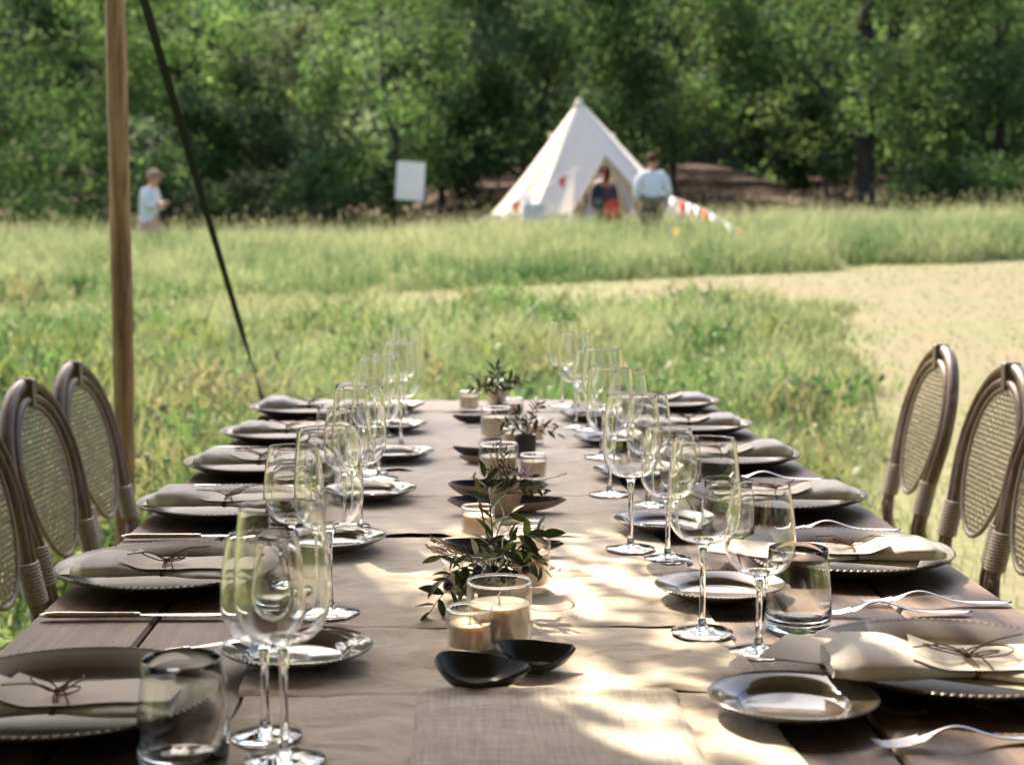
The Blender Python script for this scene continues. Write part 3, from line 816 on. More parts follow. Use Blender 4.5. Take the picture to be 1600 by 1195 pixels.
L_Y = [1.52, 2.11, 2.63, 3.10, 3.58, 4.08]; L_X = [-.395, -.403, -.400, -.405, -.405, -.405]
R_Y = [1.615, 2.18, 2.67, 3.17, 3.69, 4.20]; R_X = [.530, .555, .557, .552, .550, .556]
ORD = ['nearest the camera', 'second from the near end', 'third from the near end', 'third from the far end', 'second from the far end', 'at the far end']
chargers = []
for side, ys, xs in (('left', L_Y, L_X), ('right', R_Y, R_X)):
    for i in range(6):
        o = link('charger_plate', charger_me, None, (xs[i], ys[i], TZ+.0005), (0, 0, i*.7))
        tag(o, f'large beaded charger plate under a napkin, {side} side, {ORD[i]}', 'plate', 'large beaded charger plates')
SL = [(-.184, 1.685), (-.200, 2.31), (-.166, 2.755), (-.142, 3.24), (-.168, 3.72), (-.185, 4.15)]
SR = [(.330, 1.487), (.338, 1.975), (.330, 2.45), (.342, 2.985), (.338, 3.47), (.335, 3.95)]
for side, L_ in (('left', SL), ('right', SR)):
    for i, (x, y) in enumerate(L_):
        z = TZ + (.0075 if x < .30 else .006)
        o = link('side_plate', side_me, None, (x, y, z), (.0, 0, i*.9))
        tag(o, f'small glossy dark beaded side plate, {side} row, {ORD[i]}', 'plate', 'small beaded side plates')

# napkin bundles --------------------------------------------------
def bundle_parts(seed):
    rng = random.Random(seed)
    # cloth roll: fat rounded end at -x, pinched at the tie, flat fan at +x
    def sect(t):
        x = -.125+.235*t
        if t < .5:
            k = smooth(.0, .10, t); q = smooth(.22, .5, t)
            w = (.044*(1-q)+.025*q)*(.72+.28*k); h = (.028*(1-q)+.010*q)*(.60+.40*k)
        else:
            q = smooth(.5, .8, t); w = .025+.019*q; h = .010+.003*q - .006*smooth(.85, 1, t)
        return x, w, h
    mb = MB(); nu, nv = 64, 28; vs = []; fs = []
    for i in range(nu+1):
        x, w, h = sect(i/nu)
        for j in range(nv):
            a = 2*pi*j/nv; c, s_ = cos(a), sin(a)
            yy = w*math.copysign(abs(c)**.72, c); zz = h/2*math.copysign(abs(s_)**.72, s_)+h/2
            wr = .0022*fbm(x*26+seed, a*1.3, seed)+.0016*sin(a*5+x*40+seed)*(1 if i < nu*.5 else .6)
            vs.append((x+(.004*fbm(a, seed) if i in (0, nu) else 0), yy*(1+wr*9), max(0, zz*(1+wr*12))))
    for i in range(nu):
        for j in range(nv):
            j2 = (j+1) % nv; fs.append((i*nv+j, (i+1)*nv+j, (i+1)*nv+j2, i*nv+j2))
    c0 = len(vs); vs.append((vs[0][0]+.012, 0, .014)); fs += [(c0, j, (j+1) % nv) for j in range(nv)]
    c1 = len(vs); vs.append((.107, 0, .005)); fs += [(c1, nu*nv+(j+1) % nv, nu*nv+j) for j in range(nv)]
    mb.add(vs, fs)
    cloth = mb.mesh('cloth_roll', M['napkin'], ang=50)
    # card lying over the roll, bent slightly at the tie
    mb = MB()
    def cz(x):
        t = (x+.125)/.235; return sect(min(1, max(0, t)))[2]+.0012
    def f(u, v):
        x = -.050+.165*u; return (x+.012*(v-.5), (-.036+.076*v), max(cz(x), .0125+.03*abs(x)*.25))
    mb.grid(f, 24, 2)
    card = mb.mesh('place_card', M['card'], ang=None)
    # twine
    mb = MB(); loop = []
    for j in range(20):
        a = 2*pi*j/20; loop.append((.0+.0015*sin(3*a), .0365*cos(a), .007+.0085*sin(a)))
    mb.tube(loop, .0011, 5, closed=True); mb.tube([(p[0]+.003, p[1]*1.005, p[2]+.0005) for p in loop], .0010, 5, closed=True)
    k = Vector((0, -.004, .0165))
    mb.lathe([(0, -.003), (.003, -.001), (.003, .002), (0, .004)], 8, k)
    for (sx, ly, hz, l) in ((1, .010, .011, .040), (-1, .006, .012, .036), (1, -.012, .005, .034)):
        l *= rng.uniform(.55, 1.1); ly += rng.uniform(-.008, .008); hz *= rng.uniform(.5, 1.3); pts = []
        for j in range(13):
            a = -pi+2*pi*j/12; pts.append(k+Vector((sx*l*.5*(1+cos(a)), ly*sin(a)+ly*.3, hz*.5*(1+cos(a))*(.9+.2*rng.random()))))
        mb.tube(pts, .0009, 5)
    for (sx, ey, ez, l) in ((1, .02, .016, .055), (-1, -.006, .010, .050), (.4, -.03, -.004, .04)):
        e = k+Vector((sx*l, ey, ez)); m_ = k.lerp(e, .5)+Vector((0, rng.uniform(-.008, .008), rng.uniform(.002, .008)))
        mb.tube([k, k.lerp(m_, .5)+Vector((0, 0, .002)), m_, m_.lerp(e, .6), e], .0009, 5)
    tw = mb.mesh('twine_bow', M['twine'], ang=None)
    return cloth, card, tw
BUN = [bundle_parts(s) for s in range(1, 13)]
def text_mesh(txt, size):
    cu = bpy.data.curves.new('lettering', 'FONT'); cu.body = txt; cu.size = size; cu.align_x = 'CENTER'; cu.align_y = 'CENTER'; cu.extrude = .00015
    cu.space_character = 1.5
    tmp = bpy.data.objects.new('tmp_text', cu); COL.objects.link(tmp)
    dg = bpy.context.evaluated_depsgraph_get(); me = bpy.data.meshes.new_from_object(tmp.evaluated_get(dg))
    bpy.data.objects.remove(tmp); me.materials.clear(); me.materials.append(M['ink']); me.name = 'lettering'
    return me
def bundle(side, i, x, y):
    c, cd, tw = BUN[i*2+(side == 'right')]
    rng = random.Random(i*7+(side == 'right')*3)
    flip = (side == 'right')
    if side == 'right' and i == 0: flip = False
    rz = (pi if flip else 0)+rng.uniform(-.11, .11)
    t = thing('napkin_bundle', f'rolled napkin tied with twine around a card, {side} side, {ORD[i]}', 'napkin',
              (x, y, TZ+CH_Z+.0042), rz, 'tied napkin bundles on the plates')
    if side == 'right' and i == 0:
        t.rotation_euler = (radians(2), 0, -.06); t.scale = (1.15, 1.12, 1.05)
    link('cloth_roll', c, t, scale=(rng.uniform(.94, 1.04), rng.uniform(1.15, 1.3), rng.uniform(.85, 1.1))); cdo = link('place_card', cd, t); link('twine_bow', tw, t)
    if side == 'right' and i == 0:
        for txt, xx, s in (('E M D', .075, .011), ('C', -.022, .011)):
            link('lettering', text_mesh(txt, s), cdo, (xx, .008, .0195 if xx > 0 else .0202), (0, -.03, .05))
    if side == 'right' and i == 1:
        link('lettering', text_mesh('/ \\', .012), cdo, (.03, .006, .0187), (0, 0, pi))
    return t
for side, ys, xs in (('left', L_Y, L_X), ('right', R_Y, R_X)):
    for i in range(6): bundle(side, i, xs[i]+(.008 if side == 'left' else -.008), ys[i]-.072)

# menus lying across the plates under the napkins
def menu_mesh(w, d):
    mb = MB()
    mb.grid(lambda u, v: ((u-.5)*w, (v-.5)*d, .0012+.0015*sin(u*3.1)*0), 10, 4)
    mb.grid(lambda u, v: ((u-.5)*w, (.5-v)*d, .0), 10, 4)
    return mb.mesh('menu_card', M['card'], ang=None)
menu_me = menu_mesh(.245, .085); menu_long = menu_mesh(.30, .105)
for side, ys, xs in (('left', L_Y, L_X), ('right', R_Y, R_X)):
    for i in range(6):
        dx = -.012 if side == 'left' else .012; rz = random.Random(i+11*(side == 'left')).uniform(-.12, .12)
        if side == 'right' and i in (0, 1): dx = -.055; rz = (.50, .38)[i]*-1
        o = link('menu_card', menu_long if side == 'right' and i < 2 else menu_me, None, (xs[i]+dx, ys[i]-.035, TZ+CH_Z+.0026), (0, 0, rz))
        tag(o, f'cream paper menu under the tied napkin, {side} side, {ORD[i]}', 'menu', 'paper menus under the napkins')

# ------------------------------------------------------------------ cutlery
def fork_mesh():
    mb = MB(); L_ = .20; n = 26; vs = []; fs = []
    def hw(t): return .0085*smooth(0, .06, t)*(1-.62*smooth(.08, .5, t))+.0005 if t < .62 else (.0032+.0085*smooth(.66, .80, t))
    def zz(t): return .0035+.014*math.exp(-((t-.60)/.16)**2)-.0025*smooth(.75, 1, t)
    ts = [.78*i/n for i in range(n+1)]
    for t in ts:
        x = L_*t; w = hw(t); z = zz(t); th = .0014
        vs += [(x, -w, z), (x, -w*.5, z+th), (x, w*.5, z+th), (x, w, z), (x, w*.5, z-th*.7), (x, -w*.5, z-th*.7)]
    for i in range(n):
        for j in range(6):
            j2 = (j+1) % 6; fs.append((i*6+j, (i+1)*6+j, (i+1)*6+j2, i*6+j2))
    fs += [(5, 4, 3, 2, 1, 0)[::-1], tuple(n*6+j for j in range(6))]
    mb.add(vs, fs)
    for k in range(4):
        y = (k-1.5)*.0056
        mb.tube([(L_*.77, y*.95, zz(.77)), (L_*.86, y, zz(.86)+.0005), (L_*.94, y, zz(.94)+.002), (L_, y, zz(1)+.006)], [.0019, .0017, .0015, .0006], 6, flat=(.6, 1))
    return mb.mesh('fork', M['steel'], ang=50)
def knife_meshes():
    mb = MB(); n = 14; pts = [(.125*i/n, 0, .0065) for i in range(n+1)]
    mb.tube(pts, [.0068*(.55+.45*smooth(0, .12, i/n))*(1-.28*i/n) for i in range(n+1)], 10, flat=(.62, 1))
    h = mb.mesh('handle', M['steel'], ang=None)
    mb = MB(); vs = []; fs = []; n = 16
    for i in range(n+1):
        t = i/n; x = .125+.115*t; w = .0085*(1-.35*(1-smooth(0, .15, t)))*(1 if t < .7 else sqrt(max(.004, 1-((t-.7)/.3)**2)))
        vs += [(x, -w*.75, .0062), (x, 0, .0073), (x, w, .0065), (x, 0, .0055)]
    for i in range(n):
        for j in range(4):
            j2 = (j+1) % 4; fs.append((i*4+j, (i+1)*4+j, (i+1)*4+j2, i*4+j2))
    mb.add(vs, fs); b = mb.mesh('blade', M['steel'], ang=30)
    return h, b
fork_me = fork_mesh(); kh, kb = knife_meshes()
def knife(px, py, rz, label, tilt=0, z=TZ):
    p = on(px, py, TZ+.006)
    t = thing('table_knife', label, 'knife', (p.x, p.y, z), 0, 'steel table knives', rot=(0, tilt, rz))
    link('handle', kh, t); link('blade', kb, t)
knife(63, 961, -.01, 'steel knife with handle over the left table edge between the two nearest plates')
knife(190, 838, .02, 'steel knife on bare wood between the second and third left plates')
knife(275, 760, .0, 'steel knife between the two middle plates of the left side')
knife(333, 700, .02, 'steel knife between the fourth and fifth left plates, counted from the near end')
knife(120, 1042, .20, 'steel knife with upturned blade tip behind the nearest left plate', tilt=-.10, z=TZ+.001)
def fork(px, py, rz, label, roll=0, z=TZ, tilt=0):
    p = on(px, py, TZ+.004)
    o = link('table_fork', fork_me, None, (p.x, p.y, z+.001), (roll, tilt, pi+rz)); tag(o, label, 'fork', 'steel forks')
fork(1519, 955, .02, 'steel fork lying in front of a second fork between the two nearest right plates')
fork(1581, 941, -.04, 'steel fork with its handle end over the right table edge behind another fork')
fork(1408, 827, -.03, 'steel fork between the second and third right plates, counted from the near end')
fork(1372, 836, .03, 'steel fork half hidden by wine glasses, between the second and third right plates')
fork(1288, 748, -.04, 'steel fork on dark wood between the two middle right plates')
fork(1680, 1150, .10, 'steel fork in the near right corner with tines in sunlight')
fork(1700, 1128, -.22, 'steel fork crossing behind the corner fork, front right')

# ------------------------------------------------------------------ glasses
def glass_meshes(H, stem_z, R, rim, foot):
    bh = H-stem_z
    pts = [(0.0045, 0), (.016, .012), (.027, .05*1), (.93*R/.041*.041, .22*1), (R, .40), (R*.985, .55), (R*.93, .75), (rim*1.03, .94), (rim, 1.0)]
    key = [(.0045, 0.0), (R*.50, .035), (R*.78, .11), (R*.955, .23), (R, .36), (R*.99, .52), (R+(rim-R)*.42, .75), (R+(rim-R)*.82, .92), (rim, 1.0)]
    # smooth the profile
    prof = []
    for i in range(len(key)-1):
        p0, p1, p2, p3 = key[max(i-1, 0)], key[i], key[i+1], key[min(i+2, len(key)-1)]
        for s in range(4):
            t = s/4
            q = [.5*((2*p1[k])+(-p0[k]+p2[k])*t+(2*p0[k]-5*p1[k]+4*p2[k]-p3[k])*t*t+(-p0[k]+3*p1[k]-3*p2[k]+p3[k])*t**3) for k in (0, 1)]
            prof.append((q[0], stem_z+bh*q[1]))
    prof.append((rim, H))
    th = .0011
    inner = [(max(.0005, r-th), z+(th if r < R*.5 else 0)) for r, z in prof][::-1]
    mb = MB(); mb.lathe(prof+[(rim-th*.5, H+.0006)]+inner+[(0.0, stem_z+.0035)], 48)
    bowl = mb.mesh('bowl', M['thin_glass'], ang=None)
    mb = MB()
    mb.lathe([(0, .0045), (.009, .0055), (.0055, .010), (.0040, .02), (.0034, stem_z*.5), (.0036, stem_z*.75), (.0052, stem_z*.93), (.0085, stem_z*1.01), (.0125, stem_z*1.055), (.0128, stem_z*1.062), (0, stem_z*1.045)], 20)
    stem = mb.mesh('stem', M['solid_glass'], ang=None)
    mb = MB(); mb.lathe([(0, .0006), (foot-.001, .0004), (foot, .0012), (foot-.001, .0022), (foot*.6, .0036), (.011, .0062), (0, .0068)], 40)
    ft = mb.mesh('foot', M['foot_glass'], ang=None)
    return bowl, stem, ft
GB = glass_meshes(.234, .108, .0435, .0375, .0375); GS = glass_meshes(.194, .090, .0405, .0330, .0350)
BIGL = [(445, 1188), (516, 957), (563, 833), (592, 748), (627, 698), (635, 656)]
SMLL = [(415, 1150), (461, 921), (545, 822), (580, 738), (605, 680), (621, 645)]
BIGR = [(1097, 988), (985, 857), (952, 772), (940, 714), (899, 667), (878, 634)]
SMLR = [(1185, 1013), (1043, 873), (1012, 785), (980, 725), (920, 672), (903, 638)]
for side, big, lst, G in (('left', 1, BIGL, GB), ('left', 0, SMLL, GS), ('right', 1, BIGR, GB), ('right', 0, SMLR, GS)):
    for i, (px, py) in enumerate(lst):
        p = on(px, py, CZ)
        nm = 'tall red wine glass' if big else 'shorter white wine glass'
        nm = 'tall empty stemmed wine glass' if big else 'smaller empty stemmed wine glass'
        inrow = p.x > RX0 and p.x < RX1
        t = thing('wine_glass', f'{nm}, {side} row, {ORD[i]}', 'wine glass', (p.x, p.y, CZ if inrow else TZ+.001), i*.6, 'stemmed wine glasses')
        link('bowl', G[0], t); link('stem', G[1], t); link('foot', G[2], t)
def tumbler_mesh():
    H, r0, r1, th = .100, .041, .0355, .0013
    out = [(0, .0), (r0*.86, .0), (r0*.95, .003), (r0, .012), (r0*1.01, .03), (r0*.98, .06), (r1*1.03, .085), (r1, H)]
    inn = [(r1-th, H), (r1*1.03-th, .085), (r0*.98-th, .06), (r0-th, .03), (r0*.93-th, .013), (r0*.7, .009), (0, .0085)]
    mb = MB(); mb.lathe(out+[(r1-th*.5, H+.0006)]+inn, 48)
    return mb.mesh('water_tumbler', M['thin_glass'], ang=None)
tum = tumbler_mesh()
TUM = [('left', -.252, 1.36, 0), ('left', -.240, 1.95, 1), ('left', -.285, 2.50, 2), ('left', -.280, 2.93, 3), ('left', -.285, 3.42, 4), ('left', -.285, 3.92, 5),
       ('right', .410, 1.83, 0), ('right', .415, 2.36, 1), ('right', .41, 2.86, 2), ('right', .41, 3.36, 3), ('right', .405, 3.85, 4)]
for (side, x, y, i) in TUM:
    o = link('water_tumbler', tum, None, (x, y, TZ+.001)); tag(o, f'plain stemless water tumbler, {side} row, {ORD[i]}', 'tumbler', 'stemless water tumblers')

# ------------------------------------------------------------------ candles
def candle(px, py, dia, h, fill, label):
    p = on(px, py, CZ); r = dia/2; th = .0022
    t = thing('jar_candle', label, 'candle', (p.x, p.y, CZ), 0, 'cream candles in clear glass jars')
    mb = MB()
    mb.lathe([(0, 0), (r*.93, 0), (r, .003), (r, h*.5), (r*1.0, h-.001), (r-th*.5, h), (r-th, h-.001), (r-th, .010), (r-th-.004, .0085), (0, .0085)], 40)
    jar = mb.build('glass_jar', M['jar_glass'], t, ang=40)
    mb = MB(); mb.tube([((r-th*.5)*cos(2*pi*i/40), (r-th*.5)*sin(2*pi*i/40), h) for i in range(40)], th*.62, 6, closed=True); mb.build('jar_rim', M['solid_glass'], jar, ang=None)
    mb = MB(); rw = r-th-.0006; zf = .0095+(h-.0095)*fill
    mb.lathe([(0, .0095), (rw-.003, .0095), (rw, .012), (rw, zf), (rw-.0018, zf-.0009), (rw*.6, zf-.0022), (.003, zf-.003), (0, zf-.0028)], 40)
    mb.build('wax', M['wax'], t, ang=60)
    mb = MB(); rng = random.Random(int(px)); mb.tube([(0, 0, zf-.003), (.0004, 0, zf+.004), (rng.uniform(-.002, .002), 0, zf+.009), (rng.uniform(-.004, .004), .001, zf+.014)], .0010, 6)
    mb.build('wick', M['wick'], t)
candle(734, 1021, .053, .053, .62, 'small cream jar candle right behind the left black leaf bowl, nearest the camera')
candle(780, 1005, .076, .074, .60, 'large cream jar candle behind the smallest front candle, under the green sprigs')
candle(822, 921, .066, .074, .66, 'large cream jar candle to the right of the leafy front arrangement')
candle(722, 935, .055, .052, .70, 'small cream jar candle half hidden by leaves, left of the front arrangement')
candle(821, 876, .056, .056, .72, 'small cream jar candle partly hidden behind the large one right of the sprigs')
candle(747, 842, .053, .052, .70, 'small cream jar candle in front of the pale oval dishes')
candle(779, 749, .077, .070, .62, 'large cream jar candle behind the pale oval dishes with flowers in front')
candle(833, 752, .052, .053, .72, 'small cream jar candle right of the large one by the lilac flowers')
candle(775, 686, .073, .074, .68, 'large cream jar candle left of the black pot')
candle(833, 693, .050, .056, .72, 'slim cream jar candle behind and right of the black pot')
candle(800, 704, .046, .052, .72, 'small cream jar candle between the black pot and the large candle')
candle(733, 643, .054, .056, .72, 'small cream jar candle at the far left, beside the rear leafy sprigs')
candle(778, 637, .060, .078, .70, 'tall cream jar candle at the far end behind the rear leafy sprigs')
candle(803, 654, .052, .054, .72, 'small cream jar candle to the right of the rear leafy sprigs')

# ------------------------------------------------------------------ dishes
def leaf_dish(px, py, L_, Wd, h, rz, label, mats, tip=.8, sway=.5, dish=True, name='leaf_bowl'):
    """tear-shaped bowl, pointed at +x, its rim rising at both ends; inside and outside joined by a rim"""
    p = on(px, py, CZ); mb = MB(); n = 56; m = 9; vs = []; fs = []
    def rim(a):
        c, s = cos(a), sin(a); x = L_/2*c; k = 1-tip*.5*max(0, c)**1.5
        y = Wd/2*s*k; x = x+(L_*.10*tip*max(0, c)**5)
        z = h*(1+sway*(.9*max(0, -c)**1.6+.35*max(0, c)**4)+.45*sway*s)
        return x, y, z
    def shell(scale, z_off):
        out = []
        for i in range(m+1):
            t = i/m
            for j in range(n):
                x, y, z = rim(2*pi*j/n)
                q = (.30+.70*t**.75) if t > 0 else .30
                zz = z*(t**1.9)
                out.append((x*q*scale, y*q*scale, zz+z_off))
        return out
    o_ = shell(1, 0); i_ = shell(.955, .0032)
    vs = o_+i_; N1 = len(o_)
    mi = []
    for i in range(m):
        for j in range(n):
            j2 = (j+1) % n
            fs.append((i*n+j, i*n+j2, (i+1)*n+j2, (i+1)*n+j)); mi.append(0)
            fs.append((N1+i*n+j2, N1+i*n+j, N1+(i+1)*n+j, N1+(i+1)*n+j2)); mi.append(1)
    for j in range(n):
        j2 = (j+1) % n; fs.append((m*n+j, m*n+j2, N1+m*n+j2, N1+m*n+j)); mi.append(0)
    fs.append(tuple(range(n-1, -1, -1))); mi.append(0); fs.append(tuple(N1+j for j in range(n))); mi.append(1)
    mb.v = vs; mb.f = fs; mb.mi = mi
    o = mb.build(name, mats, None, ang=50); o.location = (p.x, p.y, CZ); o.rotation_euler = (0, 0, rz)
    tag(o, label, 'bowl', 'small clay bowls and dishes along the runner')
    return o
BB = [M['black_clay'], M['black_clay']]; PB = [M['pale_clay'], M['black_clay']]
leaf_dish(748, 1072, .094, .076, .017, -.15, 'black leaf shaped bowl in front of the smallest candle, tilted to the left', BB, .9, .75)
leaf_dish(833, 1046, .082, .072, .017, .22, 'black leaf shaped bowl with pointed tip, front right of the candles', BB, .95, .65)
leaf_dish(776, 778, .178, .080, .024, .0, 'oval dish with black inside and pale clay outside, behind the sand coloured pot', PB, .3, .12, name='oval_dish')
leaf_dish(788, 799, .198, .070, .018, .04, 'long shallow pale rimmed dish in front of the oval dish, around the sand pot', PB, .5, .25, name='oval_dish')
leaf_dish(752, 713, .110, .050, .015, 2.9, 'black pointed bowl left of the middle candles, farther of a touching pair', BB, .8, .6)
leaf_dish(762, 725, .105, .050, .014, 3.0, 'dark bowl with pale rim left of the middle candles, nearer of a touching pair', PB, .7, .4)
leaf_dish(742, 660, .098, .050, .014, 3.1, 'black pointed bowl in front of the farthest left candle', BB, .8, .6)
leaf_dish(780, 866, .172, .060, .013, .03, 'long black dish under the front leafy arrangement with its tip showing on the right', BB, .7, .5)

# ------------------------------------------------------------------ sprigs in pots
def leaf_mesh(fold=.25, curl=.25):
    mb = MB(); vs = []; fs = []; n = 6
    for i in range(n+1):
        t = i/n; w = .5*sin(pi*min(1, t*.96+.02))**.8*.42*(1-.25*t); z = -curl*.5*(t-.3)**2
        vs += [(t, -w, z+fold*w), (t, 0, z), (t, w, z+fold*w)]
    for i in range(n):
        a = i*3; fs += [(a, a+3, a+4, a+1), (a+1, a+4, a+5, a+2)]
    mb.add(vs, fs); return mb
LEAF = [leaf_mesh(.35, .2).mesh('leaf', M['sprig_leaf'], ang=None), leaf_mesh(.5, .5).mesh('leaf', M['sprig_leaf'], ang=None)]
PLEAF = leaf_mesh(.4, .3).mesh('leaf', M['pale_leaf'], ang=None)
def seed_mesh():
    mb = MB(); rng = random.Random(2)
    for i in range(46):
        t = i/46; a = rng.uniform(0, 2*pi); r = .07*sin(pi*(t*.9+.08)); p = Vector((t, cos(a)*r, sin(a)*r))
        d = Vector((.10, cos(a)*.05, sin(a)*.05)); mb.tube([p, p+d*.5, p+d], [.008, .022, .004], 4)
    mb.tube([(0, 0, 0), (.5, 0, .01), (1, 0, 0)], .008, 4)
    return mb.mesh('seed_head', M['seed_head'], ang=None)
SEED = seed_mesh()
def flower_mesh():
    mb = MB()
    for k in range(10):
        a = 2*pi*k/10; c, s = cos(a), sin(a)
        mb.add([(0, 0, 0), (c*.55-s*.12, s*.55+c*.12, .25), (c, s, .35), (c*.55+s*.12, s*.55-c*.12, .25)], [(0, 1, 2, 3)])
    mb.lathe([(0, .0), (.2, .1), (.18, .3), (0, .36)], 8)
    return mb.mesh('flower', M['lilac'], ang=None)
FLOW = flower_mesh()
def orient(d, roll=0):
    return (Vector(d).to_track_quat('X', 'Z') @ Euler((roll, 0, 0)).to_quaternion()).to_euler()
def sprig(t, base, tip, bend, nleaf, ll, rng, pale=0.0, start=.35):
    b, e = Vector(base), Vector(tip); n = 8; pts = []
    for i in range(n+1):
        s = i/n; pts.append(b.lerp(e, s)+Vector(bend)*(4*s*(1-s)))
    mb = MB(); mb.tube(pts, [.0013*(1-.6*i/n) for i in range(n+1)], 5); mb.build('stem', M['sprig_stem'], t, ang=None)
    for i in range(nleaf):
        s = start+(1-start)*i/max(1, nleaf-1); k = min(n-1, int(s*n)); p = pts[k].lerp(pts[k+1], s*n-k)
        ax = (pts[k+1]-pts[k]).normalized(); sd = ax.cross(Vector((0, -1, .3))).normalized()*(1 if i % 2 else -1)
        sd = (sd+Vector((rng.uniform(-.3, .3), rng.uniform(-.5, .3), rng.uniform(-.2, .3)))).normalized()
        d = ax*rng.uniform(.45, .9)+sd*.8
        if i == nleaf-1: d = ax
        me = PLEAF if rng.random() < pale else LEAF[rng.randrange(2)]
        link('leaf', me, t, p, orient(d, rng.uniform(-1.1, 1.1)), ll*rng.uniform(.7, 1.2))
def seedstalk(t, base, tip, L_):
    b, e = Vector(base), Vector(tip); mb = MB(); mb.tube([b, b.lerp(e, .5)+Vector((0, 0, .006)), e], .0007, 4); mb.build('stem', M['sprig_stem'], t, ang=None)
    link('seed_head', SEED, t, e, orient(e-b), L_)
def pot(t, r0, r1, h, m):
    mb = MB(); mb.lathe([(0, 0), (r0*.95, 0), (r0, .002), (r1, h-.001), (r1-.0012, h), (r1-.0035, h-.001), (r0-.003, .008), (0, .008)], 32)
    mb.build('pot', m, t, ang=50)
def L3(px, py, Y, o):   # picture place at a depth, relative to o
    return at(px, py, Y)-o
def arr_front():
    p = on(772, 945, CZ); t = thing('flower_pot', 'front arrangement of dark green leaves, straw grasses and berries among four candles', 'flower arrangement', p, 0, 'leafy arrangements in small pots')
    rng = random.Random(5); pot(t, .020, .026, .046, M['black_clay']); Y = p.y; c = (0, 0, .040)
    for (px, py, dy, n, ll, pale) in ((757, 745, .0, 9, .030, .1), (735, 760, .02, 0, .02, 0), (845, 835, -.02, 6, .036, 0), (825, 835, -.05, 5, .038, 0), (672, 955, -.06, 9, .032, 0),
                                 (695, 905, -.05, 7, .030, .0), (690, 870, .02, 7, .026, .15), (800, 800, .02, 7, .028, .75), (850, 890, -.05, 7, .026, .1), (716, 935, -.06, 7, .028, .1),
                                 (785, 870, -.06, 9, .030, .1), (765, 850, -.03, 8, .028, .2), (740, 900, -.06, 8, .026, .5), (800, 900, -.06, 7, .024, .4), (820, 860, .0, 7, .030, .1)):
        if n: sprig(t, c, L3(px, py, Y+dy, p), (rng.uniform(-.008, .008), 0, .014), n, ll, rng, pale, .3)
    for (px, py, dy, l) in ((700, 855, -.03, .045), (680, 858, -.02, .03), (744, 752, .0, .035), (835, 880, -.05, .035), (690, 865, .03, .03), (746, 770, .01, .03)):
        q = L3(px, py, Y+dy, p); seedstalk(t, c, Vector(c).lerp(q, .8), l)
    mb = MB(); mb.lathe([(0, -.0065), (.0045, -.0045), (.0065, 0), (.0045, .0045), (0, .0065)], 10); be = mb.mesh('berry', M['berry'], ang=None)
    for (px, py) in ((803, 897), (768, 905), (785, 908), (700, 915), (822, 890), (746, 890)): link('berry', be, t, L3(px, py, Y-.06, p))
arr_front()
def arr_mid():
    p = on(789, 803, CZ); t = thing('flower_pot', 'sand coloured pot of lilac flowers and fine straw stems', 'flower arrangement', p, 0, 'leafy arrangements in small pots')
    rng = random.Random(8); pot(t, .021, .031, .040, M['sand_clay']); Y = p.y; c = (0, 0, .034)
    for (px, py, dy, n, ll) in ((775, 690, 0, 7, .012), (790, 705, .01, 10, .012), (768, 735, -.01, 8, .014), (815, 735, 0, 7, .016), (848, 765, -.02, 7, .018), (855, 775, -.01, 6, .016), (830, 745, 0, 7, .018), (800, 730, -.01, 9, .013), (760, 760, -.02, 6, .016), (840, 760, .01, 6, .016)):
        sprig(t, c, L3(px, py, Y+dy, p), (rng.uniform(-.006, .006), 0, .006), n, ll, rng, .12, .35)
    for (px, py, l) in ((776, 715, .025), (785, 720, .03), (769, 718, .022), (795, 725, .025), (868, 745, .02)): seedstalk(t, c, L3(px, py, Y, p), l)
    for (px, py, s) in ((822, 735, .013), (812, 742, .011), (802, 768, .010), (806, 760, .009), (828, 745, .009), (793, 735, .008)):
        link('flower', FLOW, t, L3(px, py, Y-.02, p), (rng.uniform(-1, .2), rng.uniform(-.5, .5), rng.uniform(0, 3)), s)
arr_mid()
def arr_black():
    p = on(821, 712, CZ); t = thing('flower_pot', 'small black pot with dark leafy sprigs and one branch leaning right', 'flower arrangement', p, 0, 'leafy arrangements in small pots')
    rng = random.Random(9); pot(t, .022, .0235, .046, M['black_clay']); Y = p.y; c = (0, 0, .040)
    for (px, py, dy, n, ll) in ((870, 678, -.02, 6, .026), (775, 660, -.02, 7, .024), (838, 630, .01, 10, .018), (846, 632, 0, 9, .018), (808, 645, -.01, 7, .022), (820, 655, -.03, 8, .02), (862, 662, .01, 4, .026), (790, 675, -.03, 5, .02)):
        sprig(t, c, L3(px, py, Y+dy, p), (rng.uniform(-.006, .006), 0, .012), n, ll, rng, .05, .3)
arr_black()
def arr_far():
    p = on(781, 658, CZ); t = thing('flower_pot', 'rearmost pot of dark leafy sprigs at the far end of the runner', 'flower arrangement', p, 0, 'leafy arrangements in small pots')
    rng = random.Random(12); pot(t, .021, .025, .044, M['black_clay']); Y = p.y; c = (0, 0, .040)
    for (px, py, dy, n, ll) in ((745, 590, 0, 8, .028), (775, 575, .02, 9, .028), (822, 592, 0, 8, .030), (805, 590, -.02, 7, .028), (760, 605, -.03, 7, .026), (742, 606, 0, 6, .026), (793, 600, -.03, 8, .026), (785, 580, 0, 7, .026)):
        sprig(t, c, L3(px, py, Y+dy, p), (rng.uniform(-.008, .008), 0, .014), n, ll, rng, .03, .35)
arr_far()

